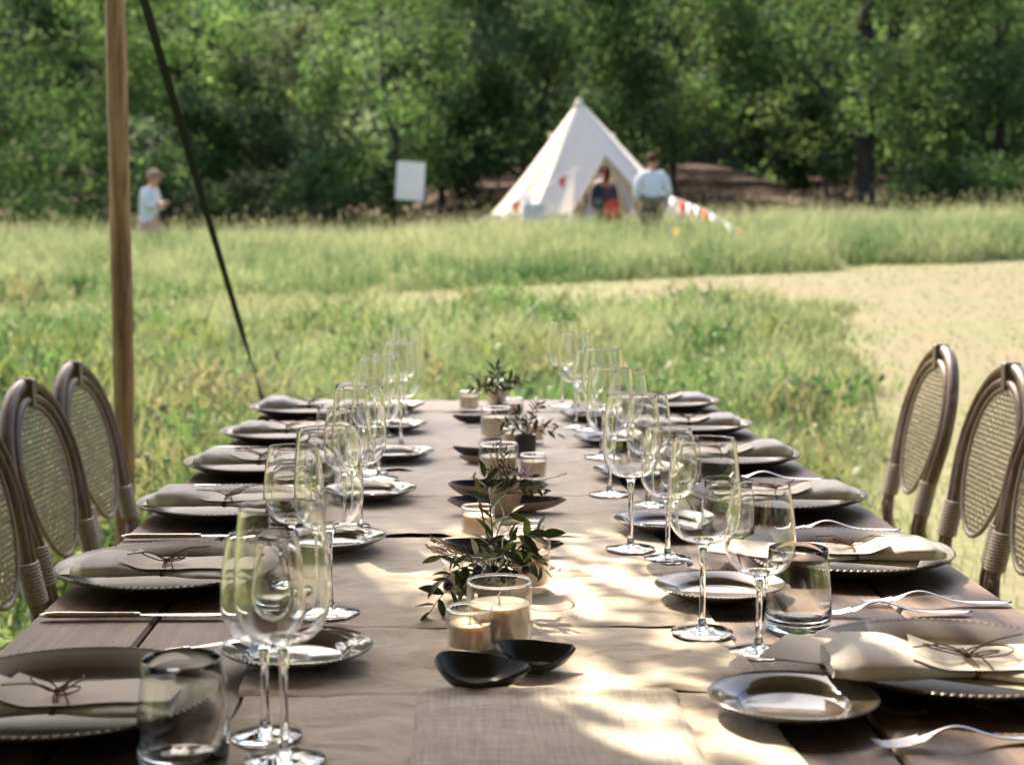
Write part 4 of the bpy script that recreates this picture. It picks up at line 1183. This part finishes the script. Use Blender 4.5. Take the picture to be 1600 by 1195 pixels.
# ------------------------------------------------------------------ chairs
def chair_proto():
    """origin on the ground under the middle of the back; back faces +x (towards the table)"""
    t = thing('rattan_chair', '', 'chair', (0, 0, 0), 0, 'rattan bistro chairs with oval cane backs')
    lean = lambda z: -.10*max(0, (z-.46)/.46)
    def pt(y, z, off=0): return (lean(z)+off, y, z)
    # outer hoop runs from the back feet up and over
    def hoop(w, wl, top, z_low):
        zc = .70; n = 44; pts = []
        for i in range(n+1):
            a = -.30*pi+pi*1.60*i/n; c, s_ = cos(a), sin(a)
            if s_ >= 0: y, z = -w*c, zc+(top-zc)*s_
            else:
                q = min(1, -s_/sin(.30*pi)); y = -math.copysign(w+(wl-w)*smooth(0, 1, q), c); z = zc-.17*q
            pts.append(pt(y, z))
        k = wl/.165
        lo = (.0, -wl*.97, z_low) if z_low else (-.06, -wl*1.06, 0.0)
        return [lo, pt(-wl*.98, .45)]+pts+[pt(wl*.98, .45), (lo[0], -lo[1], lo[2])]
    mb = MB(); mb.tube(hoop(.208, .178, .925, 0), .0165, 10); mb.build('outer_hoop', M['rattan'], t, ang=None)
    mb = MB(); mb.tube([(p[0]+.004, p[1], p[2]) for p in hoop(.176, .150, .893, .30)], .0130, 10); mb.build('inner_hoop', M['rattan'], t, ang=None)
    # oval cane panel
    oc, oa, ob = .698, .153, .178
    def oval(a): 
        y = oa*cos(a)*(1+.12*sin(a)-.06); return pt(y, oc+ob*sin(a), .004)
    mb = MB(); mb.tube([oval(2*pi*i/48) for i in range(48)], .0062, 8, closed=True); mb.build('panel_rim', M['cord'], t, ang=None)
    mb = MB(); step = .0118; n = int(oa*2/step)
    def half(y):   # z-span of the oval at y
        s = max(0, 1-(y/oa)**2); return ob*sqrt(s)
    def ribbon(p0, p1, wv, m, ph, amp):
        vs = []; fs = []
        p0, p1 = Vector(p0), Vector(p1); d = (p1-p0); L_ = d.length; d.normalize(); sd = d.cross(Vector((1, 0, 0))).normalized()*wv
        for i in range(m+1):
            q = p0.lerp(p1, i/m)+Vector((amp*(1 if (i+ph) % 2 else -1), 0, 0)); vs += [q-sd, q+sd]
        for i in range(m): fs.append((2*i, 2*i+1, 2*i+3, 2*i+2))
        mb.add(vs, fs)
    for i in range(-(n//2), n//2+1):
        y = i*step; h = half(y*1.08)*.97
        if h > .02: ribbon(pt(y, oc-h, .004), pt(y, oc+h, .004), .0036, max(4, int(2*h/.0236)*2), i % 2, .0014)
    mz = int(ob/step)
    for i in range(-mz, mz+1):
        z = oc+i*step; w = oa*sqrt(max(0, 1-((z-oc)/ob)**2))*(.94+.12*(z-oc)/ob)*.99
        if w > .02: ribbon(pt(-w, z, .004), pt(w, z, .004), .0036, max(4, int(2*w/.0236)*2), (i+1) % 2, .0014)
    mb.build('cane_panel', M['cane'], t, smooth=False)
    # bindings of cane round the two tubes low on each side, strap at the top
    for s in (-1, 1):
        mb = MB()
        for k in range(12):
            z = .492+.0075*k; c = Vector(pt(s*.164, z, .002)); ring = []
            for j in range(16):
                a = 2*pi*j/16; ring.append((c.x+.0195*cos(a), c.y+.034*sin(a), z))
            mb.tube(ring, .0040, 5, closed=True)
        mb.build('binding', M['cord'], t, ang=None)
        mb = MB(); mb.tube([(-.0, s*.145, .47), (.004, s*.15, .30), (-.03, s*.165, 0)], [.013, .013, .012], 8); mb.build('inner_leg', M['rattan'], t, ang=None)
    mb = MB()
    for z0, z1 in ((.876, .9425),):
        c0, c1 = Vector(pt(0, z0)), Vector(pt(0, z1))
        mb.box(((c0+c1)/2)+Vector((.002, 0, 0)), (.040, .026, z1-z0), bev=.004)
    mb.build('top_strap', M['strap_band'], t)
    # seat and front legs
    mb = MB(); mb.lathe([(0, .415), (.165, .415), (.178, .422), (.178, .438), (.165, .446), (0, .440)], 36, (.235, 0, 0)); mb.build('seat', M['cane'], t, ang=40)
    mb = MB(); mb.tube([(.235+.180*cos(2*pi*i/36), .180*sin(2*pi*i/36), .425) for i in range(36)], .014, 8, closed=True); mb.build('seat_rim', M['rattan'], t, ang=None)
    for s in (-1, 1):
        mb = MB(); mb.tube([(.35, s*.125, .42), (.37, s*.14, 0)], [.017, .015], 8); mb.build('front_leg', M['rattan'], t, ang=None)
    mb = MB(); mb.tube([(-.03, .17, .2), (.35, .165, .2)], .010, 6); mb.tube([(-.03, -.17, .2), (.35, -.165, .2)], .010, 6); mb.build('stretcher', M['rattan'], t, ang=None)
    return t
cp = chair_proto()
CH = [(-.905, 3.98, -.07, 'rattan chair with oval cane back next to the wooden pole, farthest on its side'),
      (-.893, 3.50, -.07, 'rattan chair with oval cane back in the middle of the three beside the pole'),
      (-.885, 3.00, -.04, 'rattan chair cut off by the left picture edge, nearest on its side'),
      (1.238, 4.22, pi-.02, 'rattan chair with sunlit oval cane back, alone at the far right end of the table'),
      (1.212, 3.60, pi, 'rattan chair with a notched strap, between two others to the right of the table'),
      (1.185, 3.19, pi-.03, 'dark rattan chair cut off by the right picture edge')]
for i, (x, y, rz, l) in enumerate(CH):
    if i == 0: cp.location = (x, y, 0); cp.rotation_euler.z = rz; cp['label'] = l
    else: copy_tree(cp, None, (x, y, 0), rz, l, (1, 1, .962) if x < 0 else (1, 1, .985))
cp.scale = (1, 1, .962)

# ------------------------------------------------------------------ pole and strap
def build_pole():
    base = at(189, 700, 4.85); top = at(178, 0, 4.80)
    t = thing('wooden_pole', 'peeled wooden tent pole standing upright behind the left chairs', 'pole', (base.x, base.y, 0))
    d = Vector((top.x-base.x, top.y-base.y, 0))/(top.z-base.z); rng = random.Random(3)
    mb = MB(); n = 60; H = 2.46; vs = []; fs = []; k = 20
    knots = [(rng.uniform(.3, 2.6), rng.uniform(0, 2*pi)) for _ in range(16)]
    for i in range(n+1):
        z = H*i/n
        for j in range(k):
            a = 2*pi*j/k; r = .0325-.002*z/H+.0016*fbm(z*2.2, cos(a), sin(a))+.0007*fbm(z*20, a*3, 2)
            for kz, ka in knots:
                da = (a-ka+pi) % (2*pi)-pi; r += .0035*math.exp(-((z-kz)/.022)**2-(da/.5)**2)
            c = d*z+Vector((.006*sin(z*1.7), .006*sin(z*2.3+1), 0)); vs.append((c.x+r*cos(a), c.y+r*sin(a), z-.02))
    for i in range(n):
        for j in range(k):
            j2 = (j+1) % k; fs.append((i*k+j, i*k+j2, (i+1)*k+j2, (i+1)*k+j))
    fs.append(tuple(n*k+j for j in range(k)))
    mb.add(vs, fs); mb.build('shaft', M['pole'], t, ang=None)
    mb = MB(); mb.tube([(d.x*H, d.y*H, H-.03), (d.x*H, d.y*H, H+.08)], .008, 8); mb.build('spike', M['steel'], t)
    # strap
    T = at(176, -165, 4.84); G = on(446, 744, .03)
    s = thing('guy_strap', 'black twisted webbing strap running from the pole down to the grass', 'guy rope', G)
    mb = MB(); vs = []; fs = []; n = 90; ax = (T-G).normalized(); u = ax.cross(Vector((0, 1, 0))).normalized(); w = ax.cross(u).normalized()
    for i in range(n+1):
        q = i/n; p = (T-G)*q; p.z -= .008*4*q*(1-q)
        pyx = q
        ang = -.2+2.9*smooth(.0, .42, q)+1.0*smooth(.45, 1, q)
        hw = .0145; dd = (u*cos(ang)+w*sin(ang)); nn = (u*-sin(ang)+w*cos(ang))*.0016
        vs += [p-dd*hw-nn, p+dd*hw-nn, p+dd*hw+nn, p-dd*hw+nn]
    for i in range(n):
        for j in range(4):
            j2 = (j+1) % 4; fs.append((i*4+j, i*4+j2, (i+1)*4+j2, (i+1)*4+j))
    mb.add(vs, fs); mb.build('webbing', M['black_web'], s, ang=30)
    mb = MB(); mb.tube([(-.05, .05, -.25), (0, 0, 0), (.01, -.01, .05)], .009, 8); mb.build('peg', M['steel'], s)
build_pole()

# ------------------------------------------------------------------ tent
def build_tent():
    Y = 31.5; ap = at(905, 157, Y); c = at(921, 380, Y); g = gz(c.x, c.y)-.02
    ev = at(921, 336, Y).z-g; H = ap.z-g; R = 2.06
    t = thing('bell_tent', 'cream canvas bell tent with an open dark doorway at the wood edge', 'tent', (c.x, c.y, g))
    n = 14; a0 = radians(-90+4); ax = ap.x-c.x
    # doorway faces the table: the front panel is cut to a peak, its two flaps are folded back
    door = radians(-90+10); gap = radians(24)
    ring = [door+gap+(2*pi-2*gap)*i/n for i in range(n+1)]
    def P(a, s):  # s: 0 apex .. 1 eave
        r = R*s*(1-.045*sin(pi*s)); return Vector((ax*(1-s)+r*cos(a), r*sin(a), H+(ev-H)*s))
    for i in range(n):
        def f(u, v, i=i):
            p = P(ring[i]+(ring[i+1]-ring[i])*u, .012+.988*v); k = 1-.055*sin(pi*u)*v
            return (p.x*k, p.y*k, p.z)
        q = MB(); q.grid(f, 6, 8); q.build('roof_panel', M['canvas'], t, ang=None)
        def f(u, v, i=i):
            p = P(ring[i]+(ring[i+1]-ring[i])*u, 1); k = (1-.055*sin(pi*u))*(1+.02*v)
            return (p.x*k, p.y*k, ev*(1-v))
        q = MB(); q.grid(f, 4, 3); q.build('wall_panel', M['canvas'], t, ang=None)
    pk = P(door+.10, .56)+Vector((.0, -.16, .10))
    for s_, a in ((-1, door-gap), (1, door+gap)):
        # half of the front panel, from the apex down to the sloping door edge
        low = P(a, 1)
        def f(u, v):
            e = pk.lerp(low, u); top = P(door+(a-door)*u, .012); return tuple(top.lerp(e, v))
        q = MB(); q.grid(f, 8, 8); q.build('front_panel', M['canvas'], t, ang=None)
        m = MB(); m.tube([pk, pk.lerp(low, .5), low, Vector((low.x, low.y, 0))], .03, 6); m.build('door_trim', M['canvas_trim'], t)
        w1 = .55 if s_ < 0 else .26; foot = Vector((low.x, low.y-.06, 0)); inner = Vector((low.x-s_*w1, low.y-.30, 0)); top = pk.lerp(low, .10)+Vector((0, -.03, 0))
        q = MB(); q.grid(lambda u, v: tuple(top.lerp(foot.lerp(inner, u)+Vector((0, .06*sin(u*7), 0)), .02+.98*v)), 8, 8); q.build('door_flap', M['canvas_in'], t, ang=None)
        m = MB(); m.tube([top, top.lerp(inner, .5)+Vector((0, -.01, 0)), inner], .022, 6); m.build('flap_edge', M['canvas_trim'], t)
    m = MB(); m.tube([(pk.x, pk.y+.1, 0), (pk.x, pk.y+.02, pk.z-.03)], .018, 8); m.build('door_pole', M['white_board'], t)
    m = MB(); m.tube([(0, 0, 0), (ax, 0, H+.03)], .025, 8); m.build('centre_pole', M['dark_post'], t)
    m = MB(); m.lathe([(0, .03), (R*.97, .03), (R*.97, .0)], 14); m.build('groundsheet', M['dark_post'], t)
    m = MB(); m.lathe([(0, H+.05), (.05, H+.03), (.10, H-.10), (.12, H-.13), (0, H-.13)], 14, (ax, 0, 0)); m.build('apex_cap', M['canvas'], t, ang=None)
    # eave tabs and guy lines
    tabs = [ring[i] for i in range(0, n+1)]
    for a in tabs:
        p = P(a, 1); o_ = Vector((cos(a), sin(a), 0)); e = p+o_*1.15; e.z = .05
        m = MB(); m.tube([p, p.lerp(e, .5), e], .012, 5); m.build('guy_line', M['white_board'], t)
        m = MB(); m.tube([e+Vector((0, 0, .08)), e+Vector((0, 0, -.15))], .012, 5); m.build('peg', M['steel'], t)
    for a in (ring[3], ring[10], ring[6]):
        p = P(a, .30)*1.0; m = MB(); m.box(p+Vector((cos(a)*.03, sin(a)*.03, 0)), (.12, .12, .10)); m.build('vent_hood', M['canvas'], t, smooth=False)
    return t
build_tent()

def pennants(name, label, pts, cols, size, group=None):
    o = Vector(pts[0]); t = thing(name, label, 'bunting', o)
    mb = MB(); mb.tube([Vector(p)-o for p in pts], .008, 5); mb.build('string', M['white_cloth'], t, ang=None)
    # equally spread flags
    segs = [(Vector(pts[i]), Vector(pts[i+1])) for i in range(len(pts)-1)]; tot = sum((b-a).length for a, b in segs); k = len(cols)
    for i, cn in enumerate(cols):
        if not cn: continue
        s = tot*(i+.5)/k
        for a, b in segs:
            if s <= (b-a).length: break
            s -= (b-a).length
        p = a.lerp(b, s/(b-a).length)-o; d = (b-a).normalized()*size*.42
        mb = MB(); bow = Vector((0, -.05, 0)); tip = p+Vector((.03, .02, -size))
        mb.add([p-d, p, p+d, p-d*.5+Vector((0, 0, -size*.5))+bow, p+d*.5+Vector((0, 0, -size*.5))+bow, tip], [(0, 1, 3), (1, 4, 3), (1, 2, 4), (3, 4, 5)])
        f = mb.build('pennant', M[cn], t); sm = f.modifiers.new('thickness', 'SOLIDIFY'); sm.thickness = .006
pennants('bunting', 'string of red and white pennants running from the tent down into the grass', [at(1030, 300, 28.5), at(1060, 312, 27.8), at(1100, 327, 26.6), at(1140, 352, 25.5), at(1185, 372, 24.6)],
         ['white_cloth', 'white_cloth', 'red_cloth', 'white_cloth', 'white_cloth', 'red_cloth', 'white_cloth', None, 'pale_blue_cloth', 'red_cloth', 'pale_blue_cloth'], .40)
pennants('bunting', 'short string with two red pennants hanging over the tent front', [at(905, 262, 29.0), at(876, 278, 28.9), at(835, 303, 28.8), at(800, 318, 28.7), at(780, 330, 28.6)],
         [None, 'red_cloth', None, None, 'white_cloth', 'red_cloth', None], .24)
def yellow_flag():
    p = at(1046, 358, 23.2); t = thing('yellow_flag', 'small yellow flag on a thin stake among the tall grass', 'flag', (p.x, p.y, gz(p.x, p.y)))
    mb = MB(); mb.tube([(0, 0, -.1), (0, 0, p.z-t.location.z+.1)], .008, 6); mb.build('stake', M['white_board'], t)
    mb = MB(); z = p.z-t.location.z; mb.grid(lambda u, v: (.02+.17*u*(1-.5*v), -.03*sin(u*5), z+.02-.10*v-.03*u), 6, 4); mb.build('flag_cloth', M['yellow_cloth'], t, ang=None)
yellow_flag()
def white_crate():
    p = at(833, 345, 28.2); g = gz(p.x, p.y); t = thing('covered_box', 'low box covered with a white cloth in front of the tent', 'box', (p.x, p.y, g))
    h = at(833, 318, 28.2).z-g
    mb = MB(); mb.box((0, 0, (h-.03)/2), (.36, .34, h-.03), bev=.01); mb.build('box', M['dark_post'], t)
    mb = MB()
    def f(u, v):
        x, y = (u-.5)*.62, (v-.5)*.6; ox, oy = max(0, abs(x)-.19), max(0, abs(y)-.18); d = ox+oy
        return (math.copysign(min(abs(x), .19)+.12*ox, x), math.copysign(min(abs(y), .18)+.12*oy, y), h-min(d*3.2, h-.05)-.008*sin(x*20)*0+.01*fbm(x*9, y*9))
    mb.grid(f, 30, 30); mb.build('cover_cloth', M['white_cloth'], t, ang=None)
white_crate()
def sign():
    Y = 34.0; a = at(641, 283, Y); g = gz(a.x, a.y); t = thing('notice_board', 'blank white board hung slightly crooked on a dark post before the trees', 'sign', (a.x, a.y, g))
    w, h = 44/2400*Y, 59/2400*Y; z = a.z-g
    mb = MB(); mb.box((0, 0, 0), (w, .03, h)); o = mb.build('panel', M['white_board'], t, smooth=False); o.location = (0, 0, z); o.rotation_euler = (0, radians(4), 0)
    mb = MB(); mb.box((w/2-.03, .05, (z+h*.4)/2-.1), (.07, .06, z+h*.4+.2)); mb.build('post', M['dark_post'], t, smooth=False)
    mb = MB(); mb.box((0, .035, z+h*.3), (w*.9, .03, .05)); mb.build('batten', M['dark_post'], t, smooth=False)
sign()

# ------------------------------------------------------------------ people
def skin_mesh(name, verts, edges, radii, root, material, levels=2):
    me = bpy.data.meshes.new(name); me.from_pydata([tuple(v) for v in verts], edges, [])
    ob = bpy.data.objects.new(name, me); COL.objects.link(ob)
    sk = ob.modifiers.new('skin', 'SKIN')
    ld = me.skin_vertices[0].data
    for i, r in enumerate(radii): ld[i].radius = r if isinstance(r, tuple) else (r, r)
    ld[root].use_root = True
    sk.use_smooth_shade = True
    sb = ob.modifiers.new('sub', 'SUBSURF'); sb.levels = levels; sb.render_levels = levels
    dg = bpy.context.evaluated_depsgraph_get(); out = bpy.data.meshes.new_from_object(ob.evaluated_get(dg))
    bpy.data.objects.remove(ob); out.materials.clear(); out.materials.append(material); out.name = name
    return out
def person(label, loc, rz, H, pose, top_m, bottom_m, hair_m, sleeve, skirt=False, long_hair=False, shirt_low=.52, girth=1.0):
    """pose: dict of joint offsets in a body frame facing -y, height 1"""
    t = thing('person', label, 'person', loc, rz)
    k = H
    J = {'pel': (0, 0, .52), 'wai': (0, 0, .60), 'che': (0, .0, .72), 'nec': (0, 0, .825), 'hb': (0, -.005, .875), 'hd': (0, -.008, .925), 'ht': (0, -.004, .975)}
    for s, n in ((-1, 'L'), (1, 'R')):
        J.update({'sh'+n: (s*.105, 0, .800), 'el'+n: (s*.135, .015, .630), 'wr'+n: (s*.140, -.03, .485), 'ha'+n: (s*.138, -.04, .445),
                  'hp'+n: (s*.05, 0, .51), 'kn'+n: (s*.06, -.012, .28), 'an'+n: (s*.062, .01, .045), 'to'+n: (s*.068, -.085, .018)})
    J.update({q: v for q, v in pose.items() if q != 'face'})
    names = list(J); idx = {n: i for i, n in enumerate(names)}
    R = {'pel': (.080, .062), 'wai': (.072, .055), 'che': (.088, .062), 'nec': .034, 'hb': (.040, .046), 'hd': (.046, .054), 'ht': (.034, .040)}
    for n in 'LR': R.update({'sh'+n: .040, 'el'+n: .026, 'wr'+n: .018, 'ha'+n: (.020, .012), 'hp'+n: .058, 'kn'+n: .037, 'an'+n: .024, 'to'+n: .018})
    E = [('pel', 'wai'), ('wai', 'che'), ('che', 'nec'), ('nec', 'hb'), ('hb', 'hd'), ('hd', 'ht')]
    for n in 'LR': E += [('che', 'sh'+n), ('sh'+n, 'el'+n), ('el'+n, 'wr'+n), ('wr'+n, 'ha'+n), ('pel', 'hp'+n), ('hp'+n, 'kn'+n), ('kn'+n, 'an'+n), ('an'+n, 'to'+n)]
    V = [Vector(J[n])*k for n in names]; rad = [tuple(q*k for q in (R[n] if isinstance(R[n], tuple) else (R[n], R[n]))) for n in names]
    ed = [(idx[a], idx[b]) for a, b in E]
    # nose and ears
    hd = Vector(J['hd']); 
    fdir = Vector(pose.get('face', (0, -1, -.05))).normalized()
    for off, r in ((fdir*.062+Vector((0, 0, -.006)), .008),):
        V.append((hd+off)*k); rad.append((r*k, r*k)); ed.append((idx['hd'], len(V)-1))
    # five fingers on each hand
    for n, s in (('L', -1), ('R', 1)):
        h, w = Vector(J['ha'+n]), Vector(J['wr'+n]); d = (h-w).normalized(); side = d.cross(Vector((1, 0, 0)) if abs(d.x) < .8 else Vector((0, 0, 1))).normalized()
        inn = d.cross(side)
        for q, (o_, l) in enumerate(((-.012, .036), (-.004, .042), (.004, .040), (.012, .032))):
            b0 = len(V); V.append((h+side*o_+d*.012)*k); V.append((h+side*o_*1.3+d*(.012+l*.5)+inn*.004)*k); V.append((h+side*o_*1.3+d*(.008+l)+inn*.012)*k)
            rad += [(.0062*k,)*2, (.0055*k,)*2, (.0045*k,)*2]; ed += [(idx['ha'+n], b0), (b0, b0+1), (b0+1, b0+2)]
        b0 = len(V); V.append((h-side*.022-d*.012)*k); V.append((h-side*.032+d*.010)*k); rad += [(.0065*k,)*2, (.005*k,)*2]; ed += [(idx['ha'+n], b0), (b0, b0+1)]
    link('body', skin_mesh('body', V, ed, rad, idx['pel'], M['skin']), t)
    # clothes: a looser skin over the same joints
    def cloth(nm, chain, rr, root, m):
        ids = {n: i for i, n in enumerate(rr)}
        link(nm, skin_mesh(nm, [Vector(p)*k for p, _ in rr.values()], [(ids[a], ids[b]) for a, b in chain], [tuple(x*k*girth for x in r) for _, r in rr.values()], ids[root], m), t)
    pel, wai, che, nec = (Vector(J[n]) for n in ('pel', 'wai', 'che', 'nec'))
    rr = {'hem': (pel+Vector((0, 0, shirt_low-.52-.03)), (.098, .078)), 'wai': (wai, (.092, .074)), 'che': (che+Vector((0, 0, .02)), (.094, .074)), 'nec': (nec-Vector((0, 0, .012)), (.044, .044))}
    ch = [('hem', 'wai'), ('wai', 'che'), ('che', 'nec')]
    for n in 'LR':
        sh, el, wr = (Vector(J[q+n]) for q in ('sh', 'el', 'wr'))
        rr['sh'+n] = (che.lerp(sh, .86)+Vector((0, 0, -.012)), (.046, .046)); rr['up'+n] = (sh.lerp(el, .4), (.044, .044)); rr['el'+n] = (el, (.040, .040)); ch += [('che', 'sh'+n), ('sh'+n, 'up'+n), ('up'+n, 'el'+n)]
        if sleeve > 0: rr['wr'+n] = (el.lerp(wr, sleeve), (.030, .030)); ch += [('el'+n, 'wr'+n)]
    cloth('shirt', ch, rr, 'che', top_m)
    if skirt:
        mb = MB(); mb.lathe([(.085*k, .56*k), (.105*k, .48*k), (.125*k, .36*k), (.15*k, .22*k), (.145*k, .22*k), (.10*k, .48*k), (.08*k, .56*k)], 24, (pel.x*k, pel.y*k, 0), mod=lambda i, a: (.012*k*sin(a*7)*(i > 1), 0), closed=True)
        mb.build('skirt', bottom_m, t, ang=None)
    else:
        rr = {'pel': (pel, (.092, .072))}; ch = []
        for n in 'LR':
            hp, kn, an = (Vector(J[q+n]) for q in ('hp', 'kn', 'an'))
            rr['hp'+n] = (hp, (.066, .066)); rr['kn'+n] = (kn, (.048, .048)); rr['an'+n] = (an+Vector((0, 0, .012)), (.036, .036)); ch += [('pel', 'hp'+n), ('hp'+n, 'kn'+n), ('kn'+n, 'an'+n)]
        cloth('trousers', ch, rr, 'pel', bottom_m)
    # hair cap: fuller at the back of the head
    mb = MB(); hc = (hd+Vector((0, 0, .012))-fdir*.012)*k; vs = []; fs = []; nu, nv = 24, 14
    ez = Vector((0, 0, 1)); ey = Vector((fdir.x, fdir.y, 0)).normalized(); ex = ey.cross(ez)
    for i in range(nv+1):
        th = pi*.02+pi*(.62 if not long_hair else .66)*i/nv
        for j in range(nu):
            ph = 2*pi*j/nu; f_ = cos(ph)
            drop = th if f_ < .25 else th*(1-.38*smooth(.25, .9, f_))
            r = .066*k*(1+.06*fbm(ph*2, th*3, k)); vs.append(hc+ex*(sin(drop)*sin(ph)*r*.92)+ey*(sin(drop)*f_*r*1.08)+ez*(cos(drop)*r*1.0))
    for i in range(nv):
        for j in range(nu):
            j2 = (j+1) % nu; fs.append((i*nu+j, (i+1)*nu+j, (i+1)*nu+j2, i*nu+j2))
    fs.append(tuple(range(nu))); mb.add(vs, fs)
    if long_hair:
        b = hc-ey*.045*k; mb.tube([b+Vector((0, 0, .03*k)), b-Vector((0, 0, .05*k))-ey*.012*k, b-Vector((0, 0, .14*k))-ey*.008*k], [.045*k, .058*k, .03*k], 12, flat=(.6, 1.2))
    h = mb.build('hair', hair_m, t, ang=None); sm = h.modifiers.new('thickness', 'SOLIDIFY'); sm.thickness = .010; sm.offset = .5
    return t
# woman at the left, facing right, looking down at her hands
p = at(232, 330, 26.4); g = gz(p.x, p.y)-.05; Hw = (at(237, 268, 26.4).z-g)/.965
person('woman in a loose white shirt with short light hair looking down at her hands', (p.x, p.y, g), radians(76), Hw,
       {'che': (0, -.015, .715), 'nec': (0, -.035, .812), 'hb': (0, -.058, .855), 'hd': (0, -.075, .900), 'ht': (0, -.080, .945), 'face': (0, -1, -.5),
        'shL': (-.1, -.02, .79), 'shR': (.1, -.02, .79), 'elL': (-.125, -.04, .635), 'elR': (.125, -.04, .635),
        'wrL': (-.07, -.145, .645), 'wrR': (.07, -.145, .645), 'haL': (-.035, -.175, .66), 'haR': (.035, -.175, .66)},
       M['white_shirt'], M['pink'], M['grey_hair'], .75, skirt=True, shirt_low=.36, girth=1.22)
p = at(1019, 330, 26.6); g = gz(p.x, p.y); Hm = (at(1017, 241, 26.6).z-g)/.985
person('man seen from behind in a loose pale blue shirt, standing by the tent', (p.x, p.y, g), radians(180), Hm,
       {'elL': (-.150, .0, .63), 'elR': (.150, .0, .63), 'wrL': (-.145, -.03, .50), 'wrR': (.145, -.03, .50), 'haL': (-.14, -.045, .46), 'haR': (.14, -.045, .46)},
       M['blue_shirt'], M['khaki'], mat('brown hair', (.075, .04, .022), .9, spec=.1, noise_amt=.3), .9, shirt_low=.50, girth=1.2)
p = at(944, 330, 28.6); g = gz(p.x, p.y); Hg = (at(942, 260, 28.6).z-g)/.985
wt = person('dark haired woman in navy clothes stepping into the tent doorway', (p.x, p.y, g), radians(200), Hg,
       {'elR': (.13, -.02, .63), 'wrR': (.15, -.01, .49), 'haR': (.152, -.015, .445)}, M['navy_dress'], M['navy_dress'], M['dark_hair'], .9, long_hair=True, shirt_low=.44)
def red_bag():
    p = at(957, 326, 28.3); t = thing('red_bag', 'red shoulder bag hanging beside the woman in the tent doorway', 'bag', p)
    mb = MB()
    mb.lathe([(0, -.20), (.12, -.19), (.155, -.10), (.14, .05), (.10, .14), (.08, .15), (0, .13)], 18, mod=lambda i, a: (-.5*abs(sin(a))*(.1 if 0 < i < 6 else 0), 0))
    mb.build('pouch', M['red_cloth'], t, ang=None)
    mb = MB(); mb.tube([(-.09, 0, .13), (-.14, -.02, .40), (-.17, .0, .74), (-.10, .05, .40), (.08, 0, .13)], .014, 6); mb.build('shoulder_strap', mat('dark red strap', (.22, .03, .03), .7, noise_amt=.2), t, ang=None)
red_bag()
for o in bpy.data.objects:
    if o.type == 'MESH':
        mats = [m.name for m in o.data.materials if m]
        if any('glass' in m and 'jar' not in m for m in mats): o.cycles.is_caustics_caster = True
        elif any(k in o.name for k in ('cloth_width', 'linen_cloth', 'plank', 'plate', 'menu_card', 'cloth_roll', 'place_card')): o.cycles.is_caustics_receiver = True
bpy.context.view_layer.update()
